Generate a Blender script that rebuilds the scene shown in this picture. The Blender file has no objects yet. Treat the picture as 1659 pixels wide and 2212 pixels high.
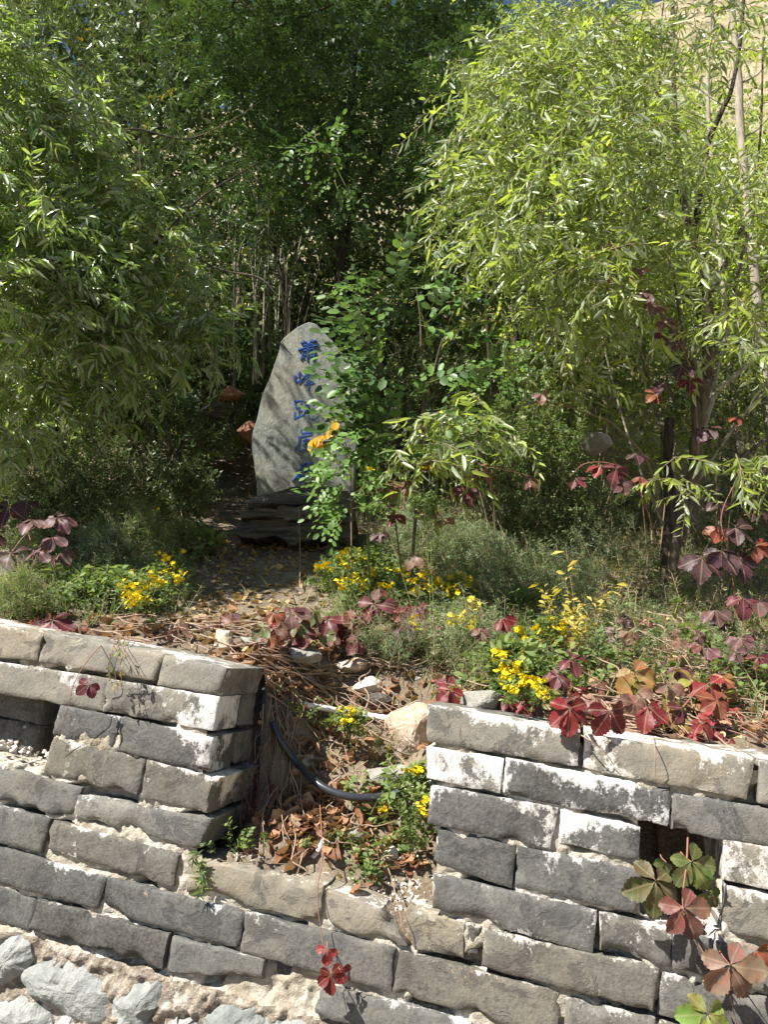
import bpy, bmesh, math, random
import numpy as np
from math import radians as R
from mathutils import Vector, Matrix

rng = np.random.default_rng(11)
random.seed(5)
SC = bpy.context.scene
COL = SC.collection

# ------------------------------------------------------------------ camera
PITCH = R(11.0)
CAM = np.array([0.0, 0.0, 2.0])
FPX, CX, CY = 1661.0, 829.5, 1106.0          # focal length and centre in a 1659 x 2212 frame
cd = bpy.data.cameras.new('camera')
cam = bpy.data.objects.new('camera', cd)
COL.objects.link(cam)
cam.location = CAM
cam.rotation_euler = (R(90) + PITCH, 0, 0)
cd.sensor_fit = 'VERTICAL'
cd.sensor_height = 36.0
cd.sensor_width = 27.0
cd.lens = 36.0 * FPX / 2212.0
cd.clip_start = 0.05
cd.clip_end = 500
SC.camera = cam

# ------------------------------------------------------------------ light
SUN_D = np.array([1.163, 0.74, -1.65]); SUN_D /= np.linalg.norm(SUN_D)
sun_el = math.asin(-SUN_D[2])
sun_az = math.atan2(-SUN_D[0], -SUN_D[1])
W = bpy.data.worlds.new('World'); SC.world = W; W.use_nodes = True
nt = W.node_tree; nt.nodes.clear()
sky = nt.nodes.new('ShaderNodeTexSky'); sky.sky_type = 'NISHITA'; sky.sun_disc = False
sky.sun_elevation = sun_el; sky.sun_rotation = sun_az % (2 * math.pi); sky.altitude = 1200; sky.air_density = 1.0; sky.dust_density = 0.3
bg = nt.nodes.new('ShaderNodeBackground'); bg.inputs['Strength'].default_value = 0.05
wo = nt.nodes.new('ShaderNodeOutputWorld')
nt.links.new(sky.outputs[0], bg.inputs[0]); nt.links.new(bg.outputs[0], wo.inputs[0])
sd = bpy.data.lights.new('sun', 'SUN'); sd.energy = 5.0; sd.angle = R(0.5); sd.color = (1.0, 0.955, 0.88)
so = bpy.data.objects.new('sun', sd); COL.objects.link(so)
so.rotation_euler = Vector(SUN_D).to_track_quat('-Z', 'Y').to_euler()
so.location = (-6, -4, 9)
vs = SC.view_settings
vs.view_transform = 'Standard'; vs.look = 'None'; vs.gamma = 1.0; vs.use_curve_mapping = False
vs.exposure = 1.15
SC.cycles.max_bounces = 6
SC.cycles.diffuse_bounces = 2
SC.cycles.transmission_bounces = 3

# ------------------------------------------------------------------ helpers: places
def ray(px, py):
    a = (px - CX) / FPX; b = (CY - py) / FPX
    return np.array([a, math.cos(PITCH) - b * math.sin(PITCH), math.sin(PITCH) + b * math.cos(PITCH)])
def at(px, py, y):
    d = ray(px, py); return CAM + d * (y / d[1])
YAW = R(14.0)
UU = np.array([math.cos(YAW), -math.sin(YAW), 0.0])       # along the wall
NN = np.array([math.sin(YAW), math.cos(YAW), 0.0])        # into the bank
WO = at(CX, 1800, 2.2); WO[2] = 0
def wuz(px, py):                                           # pixel -> (u, z) on the wall face
    d = ray(px, py); t = (WO - CAM).dot(NN) / d.dot(NN)
    p = CAM + d * t
    return (p - WO).dot(UU), p[2]
def wpt(u, z, s=0.0):
    return WO + UU * u + NN * s + np.array([0, 0, z])
def wpts(uzs):                                             # (N,3) of u,z,s
    uzs = np.asarray(uzs)
    return WO + uzs[:, :1] * UU + uzs[:, 2:3] * NN + uzs[:, 1:2] * np.array([0, 0, 1.0])

def _h(ix, iy, iz, seed):
    n = (ix * 374761393 + iy * 668265263 + iz * 2147483647 + seed * 1274126177) & 0xFFFFFFFF
    n = ((n ^ (n >> 13)) * 1274126177) & 0xFFFFFFFF
    n = n ^ (n >> 16)
    return (n & 0xFFFF) / 65535.0
def vnoise(P, scale=1.0, seed=0):
    P = np.asarray(P, float) * scale
    i = np.floor(P).astype(np.int64); f = P - i; f = f * f * (3 - 2 * f)
    out = 0
    for dx in (0, 1):
        for dy in (0, 1):
            for dz in (0, 1):
                w = (f[..., 0] if dx else 1 - f[..., 0]) * (f[..., 1] if dy else 1 - f[..., 1]) * (f[..., 2] if dz else 1 - f[..., 2])
                out = out + w * _h(i[..., 0] + dx, i[..., 1] + dy, i[..., 2] + dz, seed)
    return out * 2 - 1
def fbm(P, scale=1.0, seed=0, oct=3):
    o = 0; a = 1.0; t = 0
    for k in range(oct):
        o = o + a * vnoise(P, scale * 2 ** k, seed + k * 17); t += a; a *= 0.5
    return o / t
def sstep(a, b, x):
    t = np.clip((x - a) / (b - a), 0, 1); return t * t * (3 - 2 * t)

# ------------------------------------------------------------------ helpers: objects
def mkmesh(name, V, T, tint=None, mi=None, smooth=False, lv=None):
    V = np.asarray(V, np.float32).reshape(-1, 3); T = np.asarray(T, np.int32)
    k = T.shape[1]
    me = bpy.data.meshes.new(name)
    me.vertices.add(len(V)); me.vertices.foreach_set('co', V.ravel())
    me.loops.add(T.size); me.loops.foreach_set('vertex_index', T.ravel())
    me.polygons.add(len(T))
    me.polygons.foreach_set('loop_start', np.arange(0, T.size, k, dtype=np.int32))
    me.polygons.foreach_set('use_smooth', np.full(len(T), smooth))
    if mi is not None: me.polygons.foreach_set('material_index', np.asarray(mi, np.int32))
    if tint is not None:
        a = me.attributes.new('tint', 'FLOAT', 'POINT'); a.data.foreach_set('value', np.asarray(tint, np.float32))
    if lv is not None:
        a = me.attributes.new('lv', 'FLOAT_VECTOR', 'POINT'); a.data.foreach_set('vector', np.asarray(lv, np.float32).ravel())
    me.update(calc_edges=True); me.validate()
    return me
def pymesh(name, V, F, smooth=False):
    me = bpy.data.meshes.new(name); me.from_pydata([tuple(v) for v in V], [], [tuple(f) for f in F])
    if smooth: me.polygons.foreach_set('use_smooth', np.ones(len(me.polygons), bool))
    me.update(); return me
def link(name, me, mats, parent=None, kind=None):
    o = bpy.data.objects.new(name, me); COL.objects.link(o)
    if mats is not None and len(me.materials) == 0:
        for m in (mats if isinstance(mats, (list, tuple)) else [mats]): me.materials.append(m)
    if parent is not None: o.parent = parent
    if kind: o['kind'] = kind
    return o
def thing(name, label, cat, loc=(0, 0, 0), group=None):
    o = bpy.data.objects.new(name, None); COL.objects.link(o)
    o.location = loc; o.empty_display_size = 0.1
    o['label'] = label; o['category'] = cat
    if group: o['group'] = group
    return o
def tag(o, label, cat, group=None):
    o['label'] = label; o['category'] = cat
    if group: o['group'] = group
    return o
def crom(pts, n=6):
    P = np.asarray(pts, float)
    if len(P) < 3: return np.array([P[0] + (P[-1] - P[0]) * t for t in np.linspace(0, 1, n + 1)])
    Q = np.vstack([2 * P[0] - P[1], P, 2 * P[-1] - P[-2]]); out = []
    for i in range(1, len(Q) - 2):
        for t in np.linspace(0, 1, n, endpoint=False):
            a, b, c, d = Q[i - 1], Q[i], Q[i + 1], Q[i + 2]
            out.append(0.5 * ((2 * b) + (-a + c) * t + (2 * a - 5 * b + 4 * c - d) * t * t + (-a + 3 * b - 3 * c + d) * t ** 3))
    out.append(P[-1]); return np.array(out)
def tube(pts, r0, r1, sides=6, n=6, bump=0.0, raw=False):
    P = np.asarray(pts, float) if raw else crom(pts, n)
    m = len(P); rr = np.linspace(r0, r1, m)
    if bump: rr = rr * (1 + bump * fbm(P, 9, 3, 2))
    tan = np.gradient(P, axis=0); tan /= (np.linalg.norm(tan, axis=1, keepdims=True) + 1e-9)
    up = np.array([0.31, 0.2, 0.93]); up2 = np.array([1.0, 0.1, 0.0])
    V = []
    for i in range(m):
        u = up if abs(tan[i].dot(up)) < 0.92 else up2
        a = np.cross(tan[i], u); a /= np.linalg.norm(a); b = np.cross(tan[i], a)
        for k in range(sides):
            th = 2 * math.pi * k / sides
            q = rr[i] * (1 + (bump * 0.6 * math.sin(3 * th + i * 0.2) if bump else 0))
            V.append(P[i] + (a * math.cos(th) + b * math.sin(th)) * q)
    V = np.array(V); T = []
    for i in range(m - 1):
        for k in range(sides):
            p, q = i * sides + k, i * sides + (k + 1) % sides
            T += [(p, q, q + sides), (p, q + sides, p + sides)]
    for k in range(1, sides - 1):
        T.append((0, k + 1, k)); e = (m - 1) * sides; T.append((e, e + k, e + k + 1))
    return V, np.array(T)
def join(parts):
    V, T, o = [], [], 0
    for v, t in parts:
        V.append(np.asarray(v)); T.append(np.asarray(t) + o); o += len(v)
    return np.vstack(V), np.vstack(T)

# ------------------------------------------------------------------ materials
class NT:
    def __init__(self, name):
        self.m = bpy.data.materials.new(name); self.m.use_nodes = True
        self.t = self.m.node_tree; self.t.nodes.clear()
        self.out = self.t.nodes.new('ShaderNodeOutputMaterial')
    def n(self, typ, ins=None, **kw):
        d = self.t.nodes.new('ShaderNode' + typ)
        for k, v in kw.items(): setattr(d, k, v)
        for k, v in (ins or {}).items(): self.put(d.inputs[k], v)
        return d
    def put(self, s, v):
        if hasattr(v, 'is_output'): self.t.links.new(v, s)
        elif isinstance(v, bpy.types.Node): self.t.links.new(v.outputs[0], s)
        else: s.default_value = (tuple(v) + (1,) if isinstance(v, (tuple, list)) and len(v) == 3 and s.type == 'RGBA' else v)
    def noise(self, scale, detail=4, rough=0.6, vec=None, dist=0.0):
        return self.n('TexNoise', dict(Scale=scale, Detail=detail, Roughness=rough, Distortion=dist, **({'Vector': vec} if vec is not None else {})))
    def ramp(self, fac, stops, interp='LINEAR'):
        d = self.n('ValToRGB', {0: fac}); cr = d.color_ramp; cr.interpolation = interp
        while len(cr.elements) < len(stops): cr.elements.new(0.5)
        for e, (p, c) in zip(cr.elements, stops):
            e.position = p; e.color = (c, c, c, 1) if isinstance(c, (int, float)) else tuple(c) + (1,)
        return d
    def mix(self, fac, a, b, mode='MIX'):
        d = self.n('Mix', data_type='RGBA', blend_type=mode)
        self.put(d.inputs[0], fac); self.put(d.inputs[6], a); self.put(d.inputs[7], b)
        return d.outputs[2]
    def math(self, op, a, b=0.0, clamp=False):
        d = self.n('Math', operation=op, use_clamp=clamp); self.put(d.inputs[0], a); self.put(d.inputs[1], b); return d.outputs[0]
    def bump(self, h, strength=0.5, dist=0.01):
        return self.n('Bump', dict(Strength=strength, Distance=dist, Height=h))
    def bsdf(self, color, rough=0.8, normal=None, spec=0.3):
        p = self.n('BsdfPrincipled', {'Base Color': color, 'Roughness': rough, 'Specular IOR Level': spec})
        if normal is not None: self.put(p.inputs['Normal'], normal)
        return p
    def done(self, sh):
        self.put(self.out.inputs[0], sh); return self.m
    def pos(self):
        return self.n('NewGeometry').outputs['Position']

def mat_brick():
    k = NT('grey_brick'); P = k.pos()
    tone = k.n('Attribute', attribute_type='OBJECT', attribute_name='tone').outputs['Fac']
    lime = k.n('Attribute', attribute_type='OBJECT', attribute_name='lime').outputs['Fac']
    lv = k.n('SeparateXYZ', {0: k.n('Attribute', attribute_name='lv').outputs['Vector']})
    n1 = k.noise(5.0, 5, 0.62, P); n2 = k.noise(26, 6, 0.7, P); n3 = k.noise(110, 4, 0.7, P)
    f = k.math('ADD', k.math('MULTIPLY', n1.outputs[0], 0.55), k.math('MULTIPLY', n2.outputs[0], 0.45))
    f = k.math('ADD', f, k.math('MULTIPLY', k.math('SUBTRACT', tone, 0.5), 1.5))
    c = k.ramp(f, [(0.22, (0.052, 0.053, 0.054)), (0.40, (0.105, 0.105, 0.099)), (0.56, (0.185, 0.176, 0.150)), (0.76, (0.30, 0.268, 0.21))])
    # grain
    c = k.mix(k.math('MULTIPLY', k.ramp(n3.outputs[0], [(0.35, 0.0), (0.7, 1.0)]).outputs[0], 0.35), c.outputs[0], (0.30, 0.285, 0.255))
    # dark damp blotches with a sharp rim (flaked skin)
    fl = k.ramp(k.noise(9, 7, 0.72, P, 0.6).outputs[0], [(0.555, 0.0), (0.575, 1.0)])
    c = k.mix(k.math('MULTIPLY', fl.outputs[0], 0.5), c, (0.065, 0.066, 0.066))
    # lime residue, more towards upper edges, runs downward
    st = k.n('Mapping', {0: P, 3: (14, 14, 10)})
    ln = k.noise(1.0, 7, 0.72, st.outputs[0])
    lf = k.math('ADD', ln.outputs[0], k.math('MULTIPLY', k.math('SUBTRACT', lv.outputs[1], 0.6), 0.09))
    lf = k.math('ADD', lf, k.math('MULTIPLY', k.math('SUBTRACT', lime, 0.56), 0.50))
    ee = k.math('POWER', 2.718, k.math('MULTIPLY', lv.outputs[2], -70.0))
    lf = k.math('ADD', lf, k.math('MULTIPLY', ee, 0.10))
    lf = k.math('ADD', lf, k.math('MULTIPLY', k.math('SUBTRACT', n3.outputs[0], 0.5), 0.22))
    big = k.noise(4.0, 3, 0.5, P); lf = k.math('ADD', lf, k.math('MULTIPLY', k.math('SUBTRACT', big.outputs[0], 0.5), 0.8))
    lm = k.ramp(lf, [(0.60, 0.0), (0.645, 0.5), (0.76, 1.0)])
    c = k.mix(lm.outputs[0], c, k.mix(n2.outputs[0], (0.72, 0.70, 0.66), (0.86, 0.85, 0.83)))
    peach = k.ramp(k.noise(7, 6, 0.7, P, 0.3).outputs[0], [(0.66, 0.0), (0.69, 1.0)])
    c = k.mix(k.math('MULTIPLY', peach.outputs[0], 0.6), c, (0.52, 0.40, 0.29))
    rn = k.n('ObjectInfo').outputs['Random']
    c = k.mix(k.math('MULTIPLY', k.ramp(rn, [(0.35, 0.0), (1.0, 1.0)]).outputs[0], 0.32), c, k.mix(1.0, c, (1.28, 1.08, 0.80), 'MULTIPLY'))
    stain = k.ramp(k.noise(3.2, 4, 0.6, P, 0.5).outputs[0], [(0.5, 0.0), (0.68, 0.5)])
    c = k.mix(stain.outputs[0], c, k.mix(1.0, c, (0.62, 0.60, 0.52), 'MULTIPLY'))
    h = k.math('ADD', k.math('MULTIPLY', n2.outputs[0], 0.6), k.math('MULTIPLY', n3.outputs[0], 0.4))
    h = k.math('SUBTRACT', h, k.math('MULTIPLY', fl.outputs[0], 0.22))
    h = k.math('ADD', h, k.math('MULTIPLY', lm.outputs[0], 0.2))
    return k.done(k.bsdf(c, 0.88, k.bump(h, 0.65, 0.009), 0.25))
def mat_mortar():
    k = NT('lime_mortar'); P = k.pos()
    n1 = k.noise(6, 5, 0.6, P); n2 = k.noise(55, 5, 0.7, P)
    c = k.ramp(n1.outputs[0], [(0.34, (0.32, 0.27, 0.20)), (0.48, (0.52, 0.475, 0.39)), (0.64, (0.74, 0.71, 0.65))])
    c = k.mix(k.ramp(n2.outputs[0], [(0.42, 0.0), (0.6, 0.75)]).outputs[0], c.outputs[0], (0.30, 0.26, 0.20))
    return k.done(k.bsdf(c, 0.92, k.bump(n2.outputs[0], 0.9, 0.01), 0.2))
def mat_stone(name, stops, scale=8, grain=120, bumpd=0.01, speck=None):
    k = NT(name); P = k.pos()
    n1 = k.noise(scale, 6, 0.65, P, 0.4); n2 = k.noise(grain, 4, 0.7, P); n3 = k.noise(scale * 5, 5, 0.65, P)
    f = k.math('ADD', k.math('MULTIPLY', n1.outputs[0], 0.6), k.math('MULTIPLY', n3.outputs[0], 0.4))
    c = k.ramp(f, stops).outputs[0]
    if speck: c = k.mix(k.ramp(n2.outputs[0], [(0.52, 0.0), (0.64, 0.8)]).outputs[0], c, speck)
    h = k.math('ADD', n3.outputs[0], k.math('MULTIPLY', n2.outputs[0], 0.4))
    return k.done(k.bsdf(c, 0.85, k.bump(h, 0.8, bumpd), 0.3))
def mat_stele():
    k = NT('stele_stone'); P = k.pos()
    st = k.n('Mapping', {0: P, 3: (9, 9, 5)})
    n1 = k.noise(3, 6, 0.65, P); n2 = k.noise(6, 7, 0.75, st.outputs[0]); n3 = k.noise(60, 4, 0.7, P)
    c = k.ramp(n2.outputs[0], [(0.34, (0.105, 0.12, 0.108)), (0.5, (0.185, 0.20, 0.175)), (0.68, (0.30, 0.30, 0.26))]).outputs[0]
    c = k.mix(k.ramp(n1.outputs[0], [(0.5, 0.0), (0.7, 0.6)]).outputs[0], c, (0.36, 0.31, 0.24))
    h = k.math('ADD', n2.outputs[0], k.math('MULTIPLY', n3.outputs[0], 0.4))
    return k.done(k.bsdf(c, 0.85, k.bump(h, 0.65, 0.009), 0.25))
def mat_slate():
    k = NT('slate_plinth'); P = k.pos()
    st = k.n('Mapping', {0: P, 3: (2, 2, 26)})
    n2 = k.noise(2.2, 7, 0.75, st.outputs[0], 0.4); n3 = k.noise(40, 4, 0.7, P)
    c = k.ramp(n2.outputs[0], [(0.35, (0.07, 0.066, 0.058)), (0.5, (0.15, 0.14, 0.12)), (0.68, (0.28, 0.255, 0.20))]).outputs[0]
    h = k.math('ADD', n2.outputs[0], k.math('MULTIPLY', n3.outputs[0], 0.3))
    return k.done(k.bsdf(c, 0.85, k.bump(h, 1.0, 0.03), 0.25))
def mat_soil():
    k = NT('soil'); P = k.pos()
    n1 = k.noise(2.5, 6, 0.65, P); n2 = k.noise(28, 6, 0.7, P); n3 = k.noise(140, 3, 0.7, P)
    c = k.ramp(n1.outputs[0], [(0.35, (0.13, 0.095, 0.065)), (0.55, (0.21, 0.165, 0.115)), (0.7, (0.29, 0.24, 0.175))]).outputs[0]
    c = k.mix(k.ramp(n3.outputs[0], [(0.5, 0.0), (0.68, 0.7)]).outputs[0], c, (0.36, 0.31, 0.24))
    far = k.n('SeparateXYZ', {0: P}).outputs[1]
    dry = k.ramp(k.noise(0.9, 8, 0.7, P).outputs[0], [(0.36, (0.13, 0.125, 0.06)), (0.5, (0.30, 0.25, 0.155)), (0.68, (0.42, 0.35, 0.25))]).outputs[0]
    fy = k.n('MapRange', {0: far, 1: 8.0, 2: 12.0}).outputs[0]
    c = k.mix(fy, c, dry)
    return k.done(k.bsdf(c, 0.95, k.bump(n2.outputs[0], 0.9, 0.02), 0.1))
def mat_leaf(name, stops, under=None, rough=0.42, transl=0.32, spec=0.45, rnd=0.3, tcol=None):
    k = NT(name)
    t = k.n('Attribute', attribute_name='tint').outputs['Fac']
    r = k.n('ObjectInfo').outputs['Random']
    f = k.math('ADD', k.math('MULTIPLY', t, 1 - rnd), k.math('MULTIPLY', r, rnd))
    c = k.ramp(f, stops).outputs[0]
    g = k.n('NewGeometry')
    cu = k.mix(g.outputs['Backfacing'], c, under) if under else c
    b = k.bsdf(cu, rough, None, spec)
    tc = k.mix(0.5, c, tcol) if tcol else c
    tr = k.n('BsdfTranslucent', {0: k.mix(1.0, tc, (1.9, 1.9, 1.1), 'MULTIPLY')})
    mx = k.n('MixShader', {0: transl, 1: b, 2: tr})
    return k.done(mx)
def mat_creeper():
    k = NT('creeper_leaf')
    oc = k.n('ObjectInfo').outputs['Color']; rn = k.n('ObjectInfo').outputs['Random']
    lv = k.n('SeparateXYZ', {0: k.n('Attribute', attribute_name='lv').outputs['Vector']})
    x, y = lv.outputs[0], lv.outputs[1]
    P = k.pos()
    n1 = k.noise(30, 4, 0.6, P); n2 = k.noise(220, 3, 0.6, P)
    c = k.mix(k.ramp(n1.outputs[0], [(0.42, 0.0), (0.62, 0.55)]).outputs[0], oc, k.mix(1.0, oc, (1.55, 0.8, 0.7), 'MULTIPLY'))
    c = k.mix(k.ramp(n2.outputs[0], [(0.5, 0.0), (0.7, 0.35)]).outputs[0], c, k.mix(1.0, oc, (0.55, 0.5, 0.6), 'MULTIPLY'))
    ay = k.math('ABSOLUTE', y)
    mid = k.math('LESS_THAN', ay, 0.028)
    ph = k.math('FRACT', k.math('SUBTRACT', k.math('MULTIPLY', x, 6.0), k.math('MULTIPLY', ay, 3.2)))
    sv = k.math('LESS_THAN', ph, 0.11)
    vein = k.math('MAXIMUM', k.math('MULTIPLY', mid, 0.30), k.math('MULTIPLY', sv, 0.12))
    c = k.mix(vein, c, (0.42, 0.33, 0.22))
    h = k.math('ADD', k.math('MULTIPLY', ph, 0.5), k.math('MULTIPLY', n1.outputs[0], 0.3))
    b = k.bsdf(c, 0.5, k.bump(h, 0.5, 0.004), 0.35)
    tr = k.n('BsdfTranslucent', {0: k.mix(1.0, c, (1.7, 1.4, 1.1), 'MULTIPLY')})
    return k.done(k.n('MixShader', {0: 0.22, 1: b, 2: tr}))
def mat_bark(name, a, b, scale=1.0, rnd=False):
    k = NT(name); P = k.pos()
    st = k.n('Mapping', {0: P, 3: (26 * scale, 26 * scale, 5 * scale)})
    n1 = k.noise(1.5, 6, 0.7, st.outputs[0], 0.3)
    c = k.ramp(n1.outputs[0], [(0.36, a), (0.62, b)]).outputs[0]
    return k.done(k.bsdf(c, 0.9, k.bump(n1.outputs[0], 1.0, 0.012), 0.15))
def mat_plain(name, col, rough=0.6, spec=0.4, var=0.25):
    k = NT(name); n = k.noise(40, 4, 0.6, k.pos())
    c = k.mix(n.outputs[0], tuple(v * (1 - var) for v in col), tuple(min(1, v * (1 + var)) for v in col))
    return k.done(k.bsdf(c, rough, k.bump(n.outputs[0], 0.15, 0.003), spec))

M = dict(
    brick=mat_brick(), mortar=mat_mortar(), stele=mat_stele(), slate=mat_slate(), soil=mat_soil(),
    granite=mat_stone('pink_granite', [(0.36, (0.36, 0.22, 0.15)), (0.5, (0.50, 0.36, 0.27)), (0.62, (0.58, 0.50, 0.42))], 7, 150, 0.008, (0.30, 0.29, 0.27)),
    greyrock=mat_stone('grey_rock', [(0.36, (0.19, 0.185, 0.165)), (0.5, (0.29, 0.275, 0.24)), (0.64, (0.39, 0.37, 0.32))], 6, 90),
    cream=mat_stone('cream_rock', [(0.36, (0.46, 0.38, 0.27)), (0.5, (0.60, 0.52, 0.40)), (0.64, (0.70, 0.64, 0.55))], 8, 90),
    darkrock=mat_stone('dark_rock', [(0.36, (0.05, 0.045, 0.04)), (0.5, (0.11, 0.10, 0.085)), (0.66, (0.22, 0.20, 0.17))], 10, 90, 0.02),
    footing=mat_stone('footing_mortar', [(0.36, (0.15, 0.115, 0.085)), (0.52, (0.27, 0.225, 0.175)), (0.66, (0.60, 0.55, 0.48))], 9, 60, 0.02, (0.45, 0.39, 0.32)),
    rubble=mat_stone('rubble_stone', [(0.36, (0.17, 0.185, 0.175)), (0.5, (0.27, 0.28, 0.265)), (0.66, (0.42, 0.43, 0.40))], 6, 80, 0.012),
    redrock=mat_stone('red_rock', [(0.36, (0.20, 0.09, 0.055)), (0.5, (0.33, 0.165, 0.10)), (0.66, (0.42, 0.24, 0.16))], 8, 80),
    chips=mat_stone('stone_chips', [(0.38, (0.42, 0.33, 0.26)), (0.5, (0.66, 0.60, 0.53)), (0.6, (0.80, 0.77, 0.73))], 30, 200, 0.004),
    bark=mat_bark('willow_bark', (0.055, 0.042, 0.032), (0.20, 0.165, 0.125)),
    barkpale=mat_bark('pale_bark', (0.22, 0.19, 0.14), (0.42, 0.38, 0.29)),
    barkdark=mat_bark('dark_bark', (0.025, 0.02, 0.016), (0.09, 0.07, 0.055)),
    twig=mat_plain('twig', (0.20, 0.15, 0.09), 0.7), drytwig=mat_plain('dry_twig', (0.34, 0.24, 0.17), 0.7),
    vine=mat_plain('vine_stem', (0.30, 0.14, 0.10), 0.6),
    greenstem=mat_plain('green_stem', (0.13, 0.16, 0.05), 0.6),
    paint=mat_plain('blue_paint', (0.012, 0.075, 0.30), 0.5, 0.4, 0.35),
    pvc=mat_plain('white_pipe', (0.78, 0.77, 0.74), 0.3, 0.5, 0.05),
    petal=mat_plain('yellow_petal', (0.80, 0.60, 0.015), 0.6, 0.2, 0.15),
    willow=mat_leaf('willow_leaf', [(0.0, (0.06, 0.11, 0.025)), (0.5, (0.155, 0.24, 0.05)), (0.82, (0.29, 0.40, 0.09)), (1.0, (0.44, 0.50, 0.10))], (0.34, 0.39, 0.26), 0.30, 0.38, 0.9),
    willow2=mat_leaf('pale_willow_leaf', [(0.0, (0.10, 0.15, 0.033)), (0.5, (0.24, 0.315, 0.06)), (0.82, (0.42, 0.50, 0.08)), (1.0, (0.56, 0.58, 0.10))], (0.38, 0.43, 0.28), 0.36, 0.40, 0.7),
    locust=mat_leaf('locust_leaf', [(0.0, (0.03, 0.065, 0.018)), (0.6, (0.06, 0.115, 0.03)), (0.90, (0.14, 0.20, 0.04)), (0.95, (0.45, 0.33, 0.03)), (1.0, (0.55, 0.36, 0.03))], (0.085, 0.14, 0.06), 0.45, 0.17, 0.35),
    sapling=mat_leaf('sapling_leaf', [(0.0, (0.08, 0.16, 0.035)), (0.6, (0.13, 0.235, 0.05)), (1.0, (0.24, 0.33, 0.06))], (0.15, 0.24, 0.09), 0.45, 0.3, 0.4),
    yellowleaf=mat_leaf('yellow_locust_leaf', [(0.0, (0.46, 0.24, 0.02)), (1.0, (0.66, 0.40, 0.03))], None, 0.5, 0.35, 0.3),
    mug=mat_leaf('mugwort_leaf', [(0.0, (0.10, 0.16, 0.065)), (0.6, (0.22, 0.295, 0.14)), (1.0, (0.42, 0.44, 0.27))], (0.30, 0.36, 0.23), 0.65, 0.22, 0.2),
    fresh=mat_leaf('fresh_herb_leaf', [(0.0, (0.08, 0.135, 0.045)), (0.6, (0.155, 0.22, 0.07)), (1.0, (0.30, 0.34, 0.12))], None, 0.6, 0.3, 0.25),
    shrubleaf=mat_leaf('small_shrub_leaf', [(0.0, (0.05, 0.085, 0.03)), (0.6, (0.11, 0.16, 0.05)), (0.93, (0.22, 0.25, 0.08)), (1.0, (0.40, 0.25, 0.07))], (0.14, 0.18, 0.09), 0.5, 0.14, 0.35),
    drygrass=mat_leaf('dry_grass_blade', [(0.0, (0.20, 0.20, 0.07)), (0.5, (0.36, 0.30, 0.15)), (1.0, (0.52, 0.44, 0.27))], None, 0.7, 0.25, 0.2),
    dead=mat_leaf('dead_leaf', [(0.0, (0.10, 0.05, 0.03)), (0.35, (0.21, 0.10, 0.055)), (0.7, (0.34, 0.185, 0.10)), (0.9, (0.46, 0.30, 0.17)), (1.0, (0.55, 0.42, 0.26))], (0.36, 0.25, 0.17), 0.6, 0.15, 0.3),
    paleleaf=mat_leaf('pale_fallen_leaf', [(0.0, (0.22, 0.14, 0.07)), (0.5, (0.40, 0.28, 0.14)), (1.0, (0.58, 0.46, 0.22))], None, 0.65, 0.15, 0.25),
    goldleaf=mat_leaf('gold_herb_leaf', [(0.0, (0.26, 0.27, 0.06)), (0.45, (0.52, 0.43, 0.09)), (0.75, (0.60, 0.48, 0.14)), (1.0, (0.46, 0.27, 0.12))], None, 0.55, 0.3, 0.25),
    creeper=mat_creeper(),
)
def mat_hose():
    k = NT('black_hose'); n = k.noise(60, 4, 0.6, k.pos())
    c = k.mix(n.outputs[0], (0.012, 0.013, 0.016), (0.05, 0.055, 0.065))
    return k.done(k.bsdf(c, 0.28, None, 0.55))
M['hose'] = mat_hose()

# ------------------------------------------------------------------ the ground
uL0, zL0 = wuz(0, 1355); uR0, zR0 = wuz(1640, 1640)
uga, zga = wuz(470, 1850); ugb, zgb = wuz(935, 1975)
_, zs_a = wuz(445, 1845); _, zs_b = wuz(880, 2000)
THK = 0.30
def terr(x, y, fine=True):
    x = np.asarray(x, float); y = np.asarray(y, float)
    u = (x - WO[0]) * UU[0] + (y - WO[1]) * UU[1]
    s = (x - WO[0]) * NN[0] + (y - WO[1]) * NN[1]
    uc = np.clip(u, -6, 6)
    top = zL0 + (zR0 - zL0) * (uc - uL0) / (uR0 - uL0)
    zt = top - 0.015 + 0.33 * np.clip(s - THK, 0, 4.2)
    zt = zt + 0.03 * vnoise(np.stack([x, y, 0 * x], -1), 1.1, 4) * sstep(0.4, 1.2, s)
    hill = np.clip(y - 6.5, 0, 34); e = sstep(0, 4, hill) * hill
    slope = 0.98 + 0.010 * np.clip(x, -14, 30)
    zt = zt + e * slope + (0.9 * vnoise(np.stack([x, y, 0 * x], -1), 0.16, 9) + 0.25 * vnoise(np.stack([x, y, 0 * x], -1), 0.5, 2)) * sstep(8, 14, y)
    # the washed-out gap between the two merlons
    zs = zs_a + (zs_b - zs_a) * np.clip((u - uga) / (ugb - uga), -0.2, 1.2)
    zg = zs + (zt - zs) * np.clip((s - 0.10) / 0.90, 0, 1) ** 0.85
    wob = 0.05 * vnoise(np.stack([x, y, 0 * x + 3], -1), 4, 21)
    inside = sstep(uga - 0.02, uga + 0.03, u) * (1 - sstep(ugb - 0.02, ugb + 0.03, u))
    soft = sstep(uga - 0.10, uga + 0.16, u + wob) * (1 - sstep(ugb - 0.20, ugb + 0.08, u + wob))
    w = np.where(s < THK, np.where(inside > .5, 1.0, 0.0), soft)
    z = zt + (zg - zt) * w
    mer = (s < THK - 0.02)
    z = np.where(mer & (inside < 0.5), -0.35, z)
    if fine:
        P = np.stack([x, y, 0 * x], -1)
        z = z + (0.012 * fbm(P, 7, 5, 3) + 0.006 * vnoise(P, 38, 8)) * np.where(s < 6, 1, 0)
    z = np.where(s < 0.035, -0.35, z)
    return z
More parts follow.
